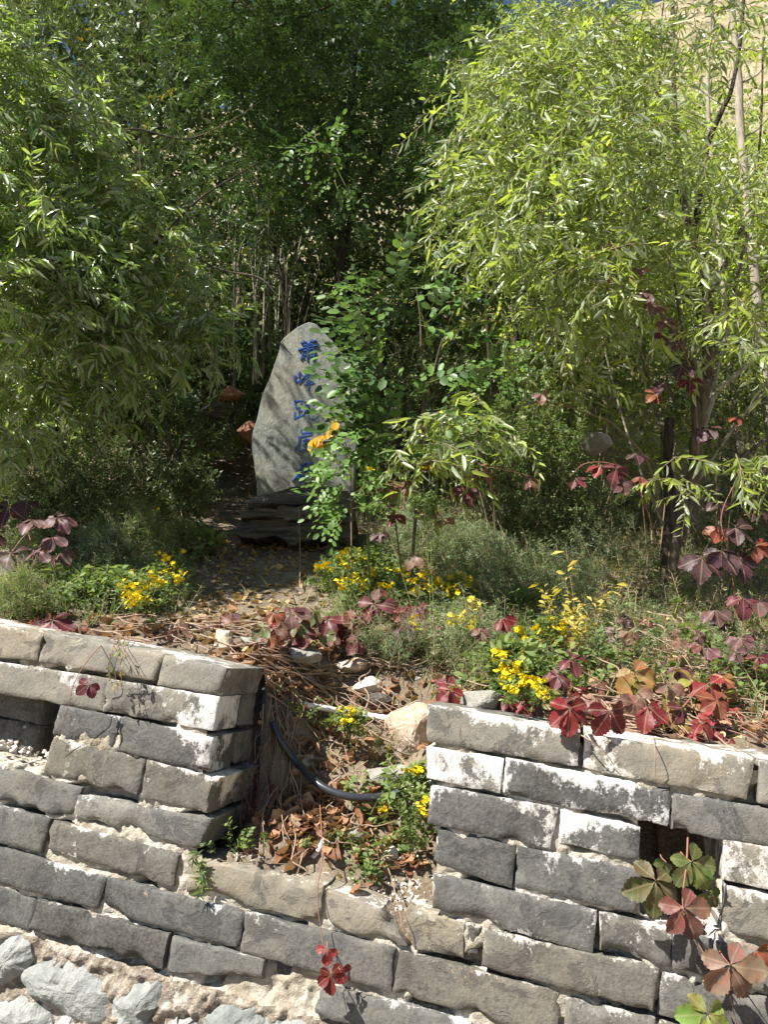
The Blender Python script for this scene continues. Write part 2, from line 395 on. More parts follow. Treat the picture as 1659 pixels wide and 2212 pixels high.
def axis_steps(lo, hi, segs):
    out = [lo]
    for end, step in segs:
        while out[-1] + step < end: out.append(out[-1] + step)
    out.append(hi); return np.array(out)
xs = axis_steps(-60, 60, [(-10, 2.5), (-3.2, 0.35), (-1.6, 0.05), (1.7, 0.025), (3.5, 0.05), (10, 0.35), (60, 2.5)])
ys = axis_steps(1.35, 70, [(1.9, 0.05), (3.3, 0.025), (6.0, 0.05), (12, 0.25), (70, 1.2)])
X, Y = np.meshgrid(xs, ys)
Z = terr(X, Y)
nx, ny = len(xs), len(ys)
idx = np.arange(nx * ny).reshape(ny, nx)
Q = np.stack([idx[:-1, :-1], idx[:-1, 1:], idx[1:, 1:], idx[1:, :-1]], -1).reshape(-1, 4)
gm = mkmesh('ground', np.stack([X, Y, Z], -1).reshape(-1, 3), Q, smooth=True)
link('ground', gm, M['soil'], kind='structure')
pm = pymesh('path', [(-60, -40, 0.45), (60, -40, 0.45), (60, 2.2, 0.45), (-60, 2.2, 0.45)], [(0, 1, 2, 3)])
link('path', pm, M['soil'], kind='structure')

def gh(px, py, lift=0.0):                                  # where the view ray meets the ground (raised by lift)
    d = ray(px, py); d = d / np.linalg.norm(d)
    t = np.arange(1.9, 14, 0.01); P = CAM + t[:, None] * d
    dz = P[:, 2] - (terr(P[:, 0], P[:, 1], False) + lift)
    u = (P - WO).dot(NN)
    hit = np.where((dz < 0) & (u > 0.05))[0]
    return P[hit[0]] if len(hit) else P[-1]

# ------------------------------------------------------------------ the brick wall
def c1(x, y): return (x * .6631 * .59165, (2200 + y * .6631) * .59165)
def c2(x, y): return (x * .8439 * .59165, (2900 + y * .8439) * .59165)
def c3(x, y): return ((1300 + x * .9066) * .59165, (2400 + y * .9066) * .59165)
def c4(x, y): return ((1400 + x * .8463) * .59165, (2938 + y * .8463) * .59165)
def c6(x, y): return ((700 + x * .6028) * .59165, (3050 + y * .6028) * .59165)
def c7(x, y): return (x * .5425 * .59165, (3200 + y * .5425) * .59165)
BR = []   # crop, quad TL TR BR BL, tone, lime, s offset, depth, edge side
def B(c, q, tone=.5, lime=.4, s=0.0, dep=.16, side=None, rough=1.0):
    BR.append(dict(q=[c(*p) for p in q], tone=tone, lime=lime, s=s, dep=dep, side=side, rough=rough))
# left merlon
B(c1, [(-200, 95), (225, 178), (192, 318), (-210, 275)], .60, .47, 0, .30, 'L')
B(c1, [(242, 168), (893, 290), (832, 425), (205, 322)], .62, .46, 0, .30)
B(c1, [(903, 296), (1240, 368), (1192, 512), (862, 447)], .58, .46, 0, .30)
B(c1, [(-260, 290), (578, 423), (552, 592), (-270, 455)], .55, .62, .004, .15, 'L')
B(c1, [(586, 424), (1196, 522), (1166, 702), (558, 594)], .55, .62, .002, .15)
B(c1, [(320, 566), (650, 638), (602, 792), (270, 733)], .40, .42, .006, .16)
B(c1, [(668, 633), (1160, 748), (1136, 928), (624, 808)], .42, .54, .004, .15)
B(c1, [(280, 748), (792, 866), (746, 1062), (232, 933)], .46, .47, .006, .16)
B(c1, [(804, 868), (1198, 974), (1130, 1157), (772, 1072)], .46, .55, .002, .17)
B(c1, [(-330, 815), (436, 1020), (386, 1196), (-350, 1000)], .46, .40, .004, .16, 'L')
B(c2, [(334, 4), (906, 111), (856, 236), (314, 104)], .50, .46, 0, .16)
# left lower courses
B(c2, [(-300, -18), (210, 112), (166, 252), (-310, 130)], .42, .34, .004, .16, 'L')
B(c2, [(214, 114), (770, 260), (740, 397), (200, 240)], .42, .36, .0, .16)
B(c2, [(-240, 155), (452, 360), (412, 497), (-260, 320)], .37, .36, .003, .16, 'L')
B(c2, [(462, 360), (1058, 514), (1022, 667), (440, 510)], .38, .36, .0, .16, None, 1.3)
B(c7, [(-420, -45), (236, 150), (186, 366), (-430, 205)], .40, .34, .006, .16, 'L', 1.3)
B(c7, [(256, 160), (1134, 386), (1092, 622), (200, 360)], .30, .30, .0, .16, None, 1.6)
B(c2, [(746, 620), (1142, 716), (1128, 800), (720, 768)], .46, .36, .0, .16, None, 1.3)
B(c2, [(1152, 730), (1366, 790), (1252, 892), (1140, 852)], .28, .30, .035, .14, None, 2.6)
# sill stones in the gap
B(c6, [(-30, 140), (795, 318), (788, 534), (-40, 345)], .56, .38, -.004, .17, None, 2.0)
B(c6, [(806, 328), (1150, 455), (1300, 688), (800, 540)], .60, .38, -.002, .16, None, 2.0)
B(c4, [(92, 462), (350, 514), (346, 668), (130, 632)], .56, .34, .012, .16, None, 1.8)
B(c4, [(357, 520), (416, 540), (404, 664), (364, 654)], .36, .34, .008, .14, None, 1.4)
B(c6, [(330, 470), (1228, 688), (1202, 946), (298, 710)], .46, .40, .0, .16, None, 1.2)
B(c4, [(72, 638), (762, 816), (748, 1010), (40, 812)], .46, .38, .0, .16)
B(c6, [(760, 900), (1690, 1134), (1670, 1360), (748, 1088)], .46, .36, .0, .16)
B(c4, [(442, 540), (1188, 711), (1168, 892), (424, 702)], .42, .32, .0, .16, None, 1.4)
B(c4, [(1208, 730), (1800, 866), (1790, 1050), (1188, 908)], .44, .42, .0, .16, 'R')
B(c4, [(790, 838), (1176, 932), (1166, 1100), (776, 1018)], .46, .40, .0, .16)
B(c4, [(1196, 940), (1800, 1090), (1790, 1270), (1184, 1112)], .44, .42, .0, .16, 'R')
# right merlon
B(c3, [(288, 192), (904, 311), (892, 440), (288, 334)], .55, .42, 0, .30)
B(c3, [(926, 314), (1608, 413), (1572, 571), (916, 446)], .60, .58, 0, .30)
B(c3, [(1636, 420), (2150, 500), (2140, 660), (1628, 582)], .58, .50, 0, .30, 'R')
B(c3, [(285, 364), (592, 411), (576, 549), (285, 486)], .56, .86, .003, .16)
B(c3, [(604, 411), (1266, 532), (1256, 676), (594, 552)], .38, .62, .004, .16)
B(c3, [(1286, 551), (2000, 668), (1990, 822), (1274, 692)], .46, .44, .002, .16, 'R')
B(c3, [(302, 521), (812, 611), (782, 771), (290, 666)], .38, .60, .003, .16)
B(c3, [(828, 617), (1146, 692), (1140, 822), (818, 747)], .38, .62, .004, .16)
B(c4, [(1472, 152), (1960, 240), (1960, 430), (1470, 322)], .56, .58, .002, .20, 'R')
B(c4, [(242, 110), (572, 180), (552, 366), (214, 246)], .36, .50, .004, .16)
B(c4, [(586, 184), (1112, 290), (1092, 476), (568, 350)], .40, .42, .004, .16)
B(c4, [(1482, 358), (1980, 462), (1970, 650), (1464, 545)], .58, .46, .002, .20, 'R')
B(c4, [(218, 300), (918, 465), (902, 641), (214, 455)], .42, .46, .0, .16)
B(c4, [(936, 470), (1244, 545), (1238, 702), (936, 625)], .46, .46, .002, .16)
B(c4, [(1256, 546), (1418, 584), (1408, 742), (1248, 706)], .40, .44, .0, .16)
B(c4, [(1430, 586), (1960, 702), (1950, 880), (1426, 746)], .50, .46, .0, .16, 'R')

wall = thing('brick_wall', 'grey brick battlement wall with crumbling white mortar and a washed-out gap', 'wall', tuple(wpt(0, 0, 0)))
WL = np.array(wall.location)
def brick_mesh(q, s, dep, rough=1.0, seed=0):
    q = np.array(q, float); cc = q.mean(0); e = q - cc; q = cc + e + np.sign(e) * np.array([1.4, 1.8])
    c = np.array([wuz(*p) for p in q])                     # TL TR BR BL in (u,z)
    L = np.linalg.norm(c[1] - c[0]); Hh = np.linalg.norm(c[3] - c[0])
    a = max(4, int(L / 0.016)); b = max(4, int(Hh / 0.014))
    rr = 0.004
    gi = np.concatenate([[0, min(.3, rr / L)], np.linspace(0, 1, a + 1)[1:-1], [1 - min(.3, rr / L), 1]]); gi = np.unique(gi)
    gj = np.concatenate([[0, rr / Hh], np.linspace(0, 1, b + 1)[1:-1], [1 - rr / Hh, 1]]); gj = np.unique(gj)
    I, J = np.meshgrid(gi, gj)                             # J: 0 at top
    uz = ((1 - I) * (1 - J))[..., None] * c[0] + (I * (1 - J))[..., None] * c[1] + (I * J)[..., None] * c[2] + ((1 - I) * J)[..., None] * c[3]
    ed = np.minimum(np.minimum(I, 1 - I) * L, np.minimum(J, 1 - J) * Hh)
    P3 = np.stack([uz[..., 0], uz[..., 1], 0 * I + seed * 3.7], -1)
    wob = np.stack([vnoise(P3, 22, 31), vnoise(P3, 22, 47)], -1) * 0.0022 * rough + np.stack([vnoise(P3, 70, 33), vnoise(P3, 70, 57)], -1) * 0.0018 * rough
    uz = uz + wob * np.exp(-ed / 0.02)[..., None]
    S = s + 0.0035 * rough * np.exp(-ed / 0.003) + 0.0022 * rough * fbm(P3, 11, 3, 3) + 0.0010 * vnoise(P3, 90, 5)
    chip = np.clip(fbm(P3, 17, 77, 2) - 0.22, 0, 1) * np.exp(-ed / 0.012) * 0.07 * rough
    S = S + chip
    F = np.concatenate([uz, S[..., None]], -1)
    nj, ni = I.shape
    V = [F.reshape(-1, 3)]
    idn = np.arange(ni * nj).reshape(nj, ni)
    per = np.concatenate([idn[0, :], idn[1:, -1], idn[-1, -2::-1], idn[-2:0:-1, 0]])
    fq = [np.stack([idn[:-1, :-1], idn[1:, :-1], idn[1:, 1:], idn[:-1, 1:]], -1).reshape(-1, 4)]
    base = ni * nj; n = len(per); prev = per
    flat = F.reshape(-1, 3)
    for kk, dd in enumerate((0.35, 1.0)):
        ring = flat[per].copy(); ring[:, 2] = s + dep * dd
        ring[:, :2] += 0.003 * rough * np.stack([vnoise(flat[per], 25, 61 + kk), vnoise(flat[per], 25, 71 + kk)], -1)
        V.append(ring); cur = base + np.arange(n); base += n
        fq.append(np.stack([prev, np.roll(prev, -1), np.roll(cur, -1), cur], -1)); prev = cur
    Vuz = np.vstack(V)
    lv = np.zeros((len(Vuz), 3)); lv[:ni * nj, 0] = I.ravel(); lv[:ni * nj, 1] = 1 - J.ravel(); lv[:ni * nj, 2] = ed.ravel()
    k0 = ni * nj
    for kk in range(2): lv[k0 + kk * n:k0 + (kk + 1) * n] = lv[per]
    # back face as two quads fan
    Fq = np.vstack(fq)
    me = mkmesh('brick', wpts(Vuz) - WL, Fq, smooth=True, lv=lv)
    me.set_sharp_from_angle(angle=R(38))
    return me
def add_brick(q, tone, lime, s, dep, rough=1.0, seed=0, name='brick'):
    me = brick_mesh(q, s, dep, rough, seed)
    o = link(name, me, M['brick'], wall); o['tone'] = float(tone); o['lime'] = float(lime)
    return o
for i, b in enumerate(BR):
    add_brick(b['q'], b['tone'], b['lime'], b['s'] + random.uniform(-.004, .004), b['dep'], b['rough'], i)
    if b['side']:
        q = np.array(b['q']); sh = (q[1] - q[0]) * 1.03 * (1 if b['side'] == 'R' else -1)
        add_brick([tuple(p) for p in q + sh], b['tone'], b['lime'], b['s'], b['dep'], 1.0, i + 100)
# second row of bricks through the thickness, seen on the shaded end of the left merlon
def uz_back(q, sback, dep, tone, lime, seed):
    add_brick(q, tone, lime, sback, dep, 1.1, seed)
for k, (q, t) in enumerate([([(960, 470), (1190, 524), (1166, 700), (930, 650)], .50), ([(930, 690), (1165, 748), (1145, 922), (905, 870)], .52),
                            ([(960, 905), (1200, 972), (1150, 1150), (910, 1085)], .50)]):
    uz_back([c1(*p) for p in q], .168, .14, t, .42, 200 + k)
uz_back([c2(*p) for p in [(700, 72), (900, 112), (862, 230), (672, 190)]], .175, .14, .48, .4, 210)
# bricks lining the inside of the left drain hole
for k, (q, s) in enumerate([([(-330, 440), (90, 515), (60, 690), (-340, 600)], .13), ([(-330, 620), (60, 700), (40, 880), (-340, 790)], .12)]):
    add_brick([c1(*p) for p in q], .40, .40, s, .12, 1.1, 220 + k)
# mortar bed behind and between the bricks
POLY = [(-420, 1290), (85, 1388), (458, 1460), (448, 1560), (432, 1700), (424, 1838), (440, 1868), (590, 1905), (700, 1932), (800, 1975), (850, 2035), (890, 2050), (892, 1996), (946, 1988),
        (934, 1800), (932, 1555), (1250, 1608), (1640, 1662), (2100, 1740), (2600, 4200), (-900, 4000)]
HOLES = [[c1(-340, 450), c1(0, 505), c1(316, 556), c1(276, 738), c1(236, 860), c1(230, 925), c1(-340, 800)],
         [c4(1112, 76), c4(1474, 150), c4(1468, 330), c4(1462, 545), c4(1400, 575), c4(1250, 545), c4(1112, 470), c4(1116, 270)]]
def inpoly(u, z, poly):
    r = np.zeros(u.shape, bool); n = len(poly)
    for i in range(n):
        x1, y1 = poly[i]; x2, y2 = poly[(i + 1) % n]
        c = ((y1 > z) != (y2 > z)) & (u < (x2 - x1) * (z - y1) / (y2 - y1 + 1e-12) + x1)
        r ^= c
    return r
PW = [wuz(*p) for p in POLY]; HW = [[wuz(*p) for p in h] for h in HOLES]
us = np.arange(-1.75, 1.5, 0.0075); zs = np.arange(0.40, 2.35, 0.0075)
Ug, Zg = np.meshgrid(us, zs)
P3 = np.stack([Ug, Zg, 0 * Ug], -1)
# rubble zone below the brick courses at the left
low = np.array([wuz(*c7(*p)) for p in [(-400, 230), (190, 372), (1100, 640), (1460, 740), (1659, 800)]] + [wuz(*c6(760, 1090)), wuz(1659, 2330)])
lowz = np.interp(Ug, low[:, 0], low[:, 1]); rub = sstep(0.0, 0.03, lowz - Zg)
S = 0.0145 + 0.008 * fbm(P3, 16, 2, 3) + 0.006 * vnoise(P3, 75, 7)
S = S + 0.002 + 0.045 * sstep(0.10, 0.36, fbm(P3 * np.array([1, 2.2, 1]), 7, 13, 2))
S = np.maximum(S, 0.002)
S = S * (1 - rub) + rub * (0.006 + 0.026 * fbm(P3, 13, 6, 4) + 0.010 * vnoise(P3, 70, 9))
for hw in HW:
    S = np.where(inpoly(Ug, Zg, hw), 0.34 + 0.01 * fbm(P3, 20, 3), S)
ins = inpoly(Ug, Zg, PW)
nz, nu = Ug.shape; idg = np.arange(nz * nu).reshape(nz, nu)
Q = np.stack([idg[:-1, :-1], idg[:-1, 1:], idg[1:, 1:], idg[1:, :-1]], -1).reshape(-1, 4)
Q = Q[ins.ravel()[Q].all(1)]
GV = wpts(np.stack([Ug.ravel(), Zg.ravel(), S.ravel()], -1)) - WL
qr = rub.ravel()[Q].mean(1) > .5
for nm_, qq, mt_ in (('mortar', Q[~qr], 'mortar'), ('footing', Q[qr], 'footing')):
    ids, inv = np.unique(qq, return_inverse=True)
    link(nm_, mkmesh(nm_, GV[ids], inv.reshape(-1, 4), smooth=True), M[mt_], wall)
# stones of the rubble footing
def slab(outline, s0, depth, seed, bulge=0.02, noise=0.01, n=46, rings=(1.0, .96, .88, .72, .5, .25), strata=0.0):
    """lumpy stone from an outline in a plane: returns (a, b, depth) coordinates and triangles"""
    O = np.asarray(outline, float); seg = np.linalg.norm(np.roll(O, -1, 0) - O, axis=1); cum = np.concatenate([[0], np.cumsum(seg)])
    t = np.linspace(0, cum[-1], n, endpoint=False); OO = np.vstack([O, O[:1]])
    P = np.stack([np.interp(t, cum, OO[:, 0]), np.interp(t, cum, OO[:, 1])], -1)
    P = (np.roll(P, 1, 0) + 4 * P + np.roll(P, -1, 0)) / 6
    ctr = P.mean(0); size = np.linalg.norm(P - ctr, axis=1).mean()
    P3 = np.concatenate([P * 1.0, np.full((n, 1), seed * 1.3)], 1)
    P = P + np.stack([fbm(P3, 2.2 / size, seed, 3), fbm(P3, 2.2 / size, seed + 9, 3)], -1) * noise * 1.2
    V, T = [], []
    def ring(sc, s): 
        R_ = ctr + (P - ctr) * sc
        return np.concatenate([R_, np.full((n, 1), s)], 1)
    V.append(ring(0.9, s0 + depth)); V.append(ring(1.0, s0 + depth * .6)); V.append(ring(1.0, s0 + depth * .12 + bulge))
    for r in rings[1:]: V.append(ring(r, s0 + bulge * r ** 2.5))
    V.append(np.array([[ctr[0], ctr[1], s0]]))
    nr = len(V) - 1
    for k in range(nr - 1):
        a = k * n + np.arange(n); b = a + n
        T.append(np.stack([a, np.roll(a, -1), np.roll(b, -1)], -1)); T.append(np.stack([a, np.roll(b, -1), b], -1))
    a = (nr - 1) * n + np.arange(n); T.append(np.stack([a, np.roll(a, -1), np.full(n, nr * n)], -1))
    T.append(np.stack([np.zeros(n - 2, int), np.arange(2, n), np.arange(1, n - 1)], -1))
    V = np.vstack(V); T = np.vstack(T)
    V[:, 2] += noise * fbm(V, 2.6 / size, seed + 5, 4)
    if strata: V[:, 2] += strata * fbm(V * np.array([1.2, 13, 1.2]), 4, seed + 8, 2); V[:, 1] += .006 * fbm(V, 14, seed + 4, 2)
    return V, T
STONES = [[(-60, 470), (0, 425), (110, 405), (180, 430), (208, 520), (165, 640), (60, 700), (-60, 730)],
          [(138, 665), (330, 575), (500, 560), (640, 700), (722, 800), (724, 900), (690, 985), (580, 995), (400, 912), (200, 785)],
          [(-60, 850), (60, 825), (180, 832), (300, 930), (340, 1060), (-60, 1120)],
          [(742, 835), (960, 722), (1056, 704), (1092, 800), (1120, 872), (1000, 940), (985, 1080), (770, 1040)],
          [(380, 945), (480, 920), (570, 1000), (600, 1100), (370, 1100)],
          [(1380, 960), (1480, 880), (1700, 890), (1760, 1000), (1700, 1120), (1360, 1120)],
          [(1130, 985), (1300, 960), (1330, 1080), (1120, 1080)],
          [(-420, 460), (-100, 480), (-80, 800), (-430, 760)], [(1790, 960), (2060, 990), (2100, 1120), (1800, 1120)]]
for i, st in enumerate(STONES):
    st = np.array(st, float); st = st.mean(0) + (st - st.mean(0)) * 1.10
    v, t = slab([wuz(*c7(*p)) for p in st], -0.022, 0.13, 40 + i, 0.030, 0.012, 72, (1.0, .97, .9, .78, .62, .45, .25))
    me = mkmesh('stone', wpts(v) - WL, t, smooth=True); me.set_sharp_from_angle(angle=R(24)); link('stone', me, M['rubble'], wall)
# ------------------------------------------------------------------ rocks
def norm(v): v = np.asarray(v, float); return v / (np.linalg.norm(v) + 1e-9)
def hullrock(size, seed, npts=22, sub=2, nz=0.05, bev=True):
    r = np.random.default_rng(seed); bm = bmesh.new()
    p = r.normal(size=(npts, 3)); p /= np.linalg.norm(p, axis=1, keepdims=True)
    for q in p: bm.verts.new(q * r.uniform(.85, 1.1))
    g = bmesh.ops.convex_hull(bm, input=bm.verts)
    for v in [v for v in bm.verts if not v.link_faces]: bm.verts.remove(v)
    if bev: bmesh.ops.bevel(bm, geom=list(bm.edges), offset=0.05, segments=1, affect='EDGES')
    bmesh.ops.triangulate(bm, faces=bm.faces)
    for _ in range(sub): bmesh.ops.subdivide_edges(bm, edges=bm.edges, cuts=1, use_grid_fill=True)
    bmesh.ops.triangulate(bm, faces=bm.faces)
    V = np.array([v.co for v in bm.verts]); T = np.array([[v.index for v in f.verts] for f in bm.faces]) if not bm.verts.index_update() else None
    bm.free()
    d = nz * fbm(V, 2.5, seed, 4) + nz * .4 * vnoise(V, 14, seed + 3)
    V = V * (1 + d[:, None])
    return V * np.asarray(size), T
def rotm(rx, ry, rz):
    return np.array(Matrix.Rotation(rz, 3, 'Z') @ Matrix.Rotation(ry, 3, 'Y') @ Matrix.Rotation(rx, 3, 'X'))
def rock(px, py, wpx, hpx, dep, mat, label, seed, rz=0.0, lift=.3, y=None, npts=22, nz=.05, tilt=0.0, name='rock'):
    """rock whose silhouette is about wpx x hpx pixels, resting on the ground where the view meets it"""
    p = gh(px, py + hpx * .35) if y is None else at(px, py + hpx * .35, y)
    k = p[1] / FPX; sz = np.array([wpx * .5 * k, dep * .5, hpx * .5 * k])
    V, T = hullrock(sz, seed, npts, 2, nz)
    V = V @ rotm(0, tilt, rz).T
    V[:, 2] += sz[2] * lift
    o = link(name, mkmesh(name, V, T), M[mat]); o.location = p
    tag(o, label, 'rock'); return o
rock(893, 1540, 120, 130, .22, 'granite', 'pinkish granite boulder wedged against the right brick pier', 31, .5, .12, npts=30, nz=.085, tilt=-.35)
rock(1040, 1502, 118, 72, .13, 'greyrock', 'grey angular rock on the corner of the right brick pier', 8, .3, .2, y=2.42, npts=14, tilt=.15)
rock(792, 1480, 78, 44, .10, 'cream', 'cream coloured stone at the top of the washed-out gap', 12, .2, .6)
rock(815, 1512, 70, 34, .08, 'darkrock', 'dark pitted stone below the cream stone in the gap', 15, .1, .6)
rock(655, 1420, 100, 48, .15, 'greyrock', 'flat grey rock at the head of the gap, left of the pink one', 21, .2, .75, npts=16)
rock(752, 1438, 110, 40, .14, 'granite', 'flat pinkish rock half buried at the head of the gap', 27, -.2, .7)
rock(470, 1385, 72, 58, .12, 'cream', 'yellowish triangular stone behind the left brick pier', 33, .6, .7, npts=10)
rock(548, 1388, 80, 30, .12, 'greyrock', 'thin grey slab lying beside the yellowish triangular stone', 39, .1, .8, npts=14)
rock(845, 1672, 110, 56, .12, 'greyrock', 'grey stone in the gap just above the black hose', 45, .1, .5, npts=18)
rock(668, 1640, 42, 34, .05, 'cream', 'small cream stone in the gap left of the black hose bend', 51, .2)
rock(845, 1840, 40, 34, .05, 'cream', 'small white stone among dead leaves low in the gap', 57, .2)
rock(760, 1800, 46, 32, .05, 'greyrock', 'small brownish stone among dead leaves low in the gap', 61, .2)
rock(545, 1385 - 470 + 5, 74, 70, .25, 'redrock', 'reddish brown rock in shade left of the standing stone', 63, .2, .2, y=5.0, npts=14)
rock(490, 845, 80, 34, .3, 'redrock', 'red stone on the shaded heap behind the standing stone', 66, .1, .2, y=5.5, npts=14)
rock(470, 870, 110, 60, .3, 'darkrock', 'dark stone in the shaded heap left of the standing stone', 67, .1, .2, y=5.6, npts=14)
rock(1285, 940, 95, 62, .22, 'greyrock', 'rounded grey boulder half hidden under the right willow', 71, .2, .2, y=5.0, nz=.03)

# ------------------------------------------------------------------ the standing stone
YS = 4.5
def c5(x, y): return (443.8 + .3032 * x, 650.9 + .3032 * y)
def c8(x, y): return ((1000 + x * .18083) * .59165, (1180 + y * .18083) * .59165)
def c9(x, y): return ((1000 + x * .18987) * .59165, (1430 + y * .18987) * .59165)
STLOC = at(660, 1100, YS)
stele = thing('stone_stele', 'tall grey standing stone with a column of blue carved characters', 'monument', tuple(STLOC))
def stp(px, py): p = at(px, py, YS); return (p[0] - STLOC[0], p[2] - STLOC[2])
ol = [(735, 128), (800, 152), (832, 195), (908, 262), (985, 360), (1045, 440), (1085, 560), (1092, 700), (1090, 900), (1075, 1100), (1060, 1330), (1060, 1420),
      (360, 1420), (360, 1340), (352, 1240), (332, 1130), (322, 1040), (326, 930), (358, 840), (400, 650), (455, 530), (518, 335), (530, 262), (648, 172)]
v, t = slab([stp(*c5(*p)) for p in ol], -.012, .20, 5, .02, .006, 110, (1.0, .975, .93, .8, .6, .4, .2))
def stv(v): return np.stack([v[:, 0], v[:, 2], v[:, 1]], -1)
link('slab', mkmesh('slab', stv(v), t[:, ::-1], smooth=False), M['stele'], stele)
fol = [(300, 1440), (330, 1405), (372, 1378), (480, 1362), (640, 1330), (800, 1320), (960, 1330), (1050, 1350), (1075, 1470), (310, 1478)]
v, t = slab([stp(*c5(*p)) for p in fol], -.07, .34, 8, .03, .015, 100, (1.0, .96, .88, .75, .6, .4, .2), .03)
link('foot', mkmesh('foot', stv(v), t[:, ::-1]), M['slate'], stele)
CH = [(c8, 20, [[(540, 415), (600, 403), (668, 392)], [(606, 362), (612, 435)], [(690, 442), (735, 395), (780, 345)], [(742, 398), (800, 375), (862, 358)],
           [(602, 465), (690, 448), (770, 436), (800, 462)], [(800, 474), (845, 468), (890, 462)], [(488, 560), (560, 530), (640, 510), (700, 492), (800, 480)],
           [(596, 572), (700, 548), (812, 524)], [(692, 440), (684, 600), (672, 785)], [(580, 615), (566, 680), (540, 760)], [(812, 560), (806, 680), (792, 792)],
           [(618, 658), (720, 640)], [(722, 690), (784, 672)], [(562, 712), (612, 702)], [(740, 610), (790, 585)]]),
      (c8, 22, [[(440, 1068), (424, 1130), (432, 1190), (452, 1225)], [(525, 988), (505, 1060), (508, 1120), (530, 1165)], [(440, 1205), (520, 1180), (580, 1150), (640, 1100)],
           [(578, 1058), (600, 1120), (560, 1190), (505, 1245)], [(700, 945), (660, 990), (618, 1030)], [(795, 935), (740, 990), (690, 1030), (620, 1090)],
           [(680, 1000), (740, 1050), (820, 1080), (905, 1108)], [(655, 1130), (710, 1112), (770, 1098)], [(650, 1195), (720, 1178), (795, 1163)],
           [(628, 1262), (720, 1240), (825, 1225)], [(698, 1090), (708, 1200), (712, 1300), (704, 1392)]]),
      (c9, 24, [[(392, 200), (470, 192), (545, 188)], [(545, 190), (525, 255), (495, 315)], [(400, 200), (412, 270), (425, 335)], [(425, 332), (495, 318)], [(490, 320), (488, 400), (478, 480)],
           [(402, 410), (400, 500)], [(385, 530), (470, 500), (560, 462)], [(480, 402), (555, 378)], [(640, 215), (636, 300), (610, 400), (556, 490)],
           [(735, 165), (680, 230), (660, 330), (668, 450), (700, 535), (780, 545), (850, 480)], [(560, 290), (590, 320)], [(748, 255), (775, 275)], [(712, 392), (782, 376)], [(590, 430), (625, 400)]]),
      (c9, 22, [[(518, 735), (522, 780), (532, 815)], [(532, 815), (640, 805), (745, 792)], [(620, 700), (626, 800)], [(742, 735), (738, 795)],
           [(468, 890), (600, 862), (745, 838)], [(505, 900), (475, 1010), (440, 1090), (398, 1155)], [(560, 955), (690, 928)], [(555, 1035), (690, 1008)], [(498, 1145), (660, 1118)], [(622, 900), (618, 1125)]]),
      (c9, 24, [[(505, 1425), (640, 1400), (755, 1382)], [(625, 1360), (614, 1445)], [(535, 1430), (500, 1540), (440, 1640), (348, 1735)], [(565, 1495), (705, 1468)], [(575, 1555), (705, 1535)],
           [(530, 1580), (480, 1650), (450, 1690)], [(488, 1655), (560, 1625), (640, 1590)], [(495, 1600), (590, 1680), (680, 1735), (785, 1775)], [(575, 1660), (530, 1720), (480, 1765)], [(705, 1540), (700, 1640), (690, 1720)], [(640, 1480), (630, 1560)]])]
for cf, wd, strokes in CH:
    parts = []
    for stq in strokes:
        P = crom([stp(*cf(*p)) for p in stq], 6) if len(stq) > 2 else np.array([stp(*cf(*stq[0])), np.array(stp(*cf(*stq[0]))) * .5 + np.array(stp(*cf(*stq[1]))) * .5, stp(*cf(*stq[1]))])
        m = len(P); tg = np.gradient(P, axis=0); tg /= np.linalg.norm(tg, axis=1, keepdims=True) + 1e-9
        nn = np.stack([-tg[:, 1], tg[:, 0]], -1)
        pr = np.linspace(0, 1, m); wv = .0042 * (wd / 22) * (0.55 + .6 * np.clip(1 - pr, 0, 1) ** .6)
        # the paint follows the face of the slab, a hair above it
        sf = -.016
        f = np.concatenate([P + nn * wv[:, None], np.full((m, 1), sf)], 1); g = np.concatenate([P - nn * wv[:, None], np.full((m, 1), sf)], 1)
        fb = f.copy(); gb = g.copy(); fb[:, 2] += .03; gb[:, 2] += .03
        V = np.vstack([f, g, gb, fb]); T = []
        for i in range(m - 1):
            for a in range(4):
                b = (a + 1) % 4
                T += [(a * m + i, a * m + i + 1, b * m + i + 1), (a * m + i, b * m + i + 1, b * m + i)]
        for e in (0, m - 1): T += [(e, m + e, 2 * m + e), (e, 2 * m + e, 3 * m + e)]
        parts.append((stv(V), np.array(T)))
    V, T = join(parts)
    link('character', mkmesh('character', V, T), M['paint'], stele)
def c5y(p, y): q = at(*c5(*p), y); return q
def plate(pts, y0, dep, name, label, seed, mat='slate', nz=.03, cat='rock'):
    L = at(*c5(*pts[0]), y0)
    P = [(lambda q: (q[0] - L[0], q[2] - L[2]))(at(*c5(*p), y0)) for p in pts]
    v, t = slab(P, 0, dep, seed, .02, nz, 130, (1.0, .97, .92, .84, .74, .62, .48, .3, .15), .035)
    o = link(name, mkmesh(name, stv(v), t[:, ::-1]), M[mat]); o.location = L
    return tag(o, label, cat)
plate([(200, 1510), (230, 1488), (420, 1470), (700, 1450), (950, 1440), (1040, 1445), (1060, 1555), (900, 1570), (600, 1560), (380, 1540), (215, 1535)], 4.26, .75, 'stone_slab', 'upper dark slate slab under the standing stone', 81)
plate([(148, 1630), (240, 1580), (330, 1545), (600, 1555), (900, 1560), (1050, 1560), (1075, 1690), (900, 1700), (500, 1690), (250, 1670)], 4.30, .75, 'stone_slab', 'lower thick dark rock ledge at the foot of the standing stone', 84, nz=.04)

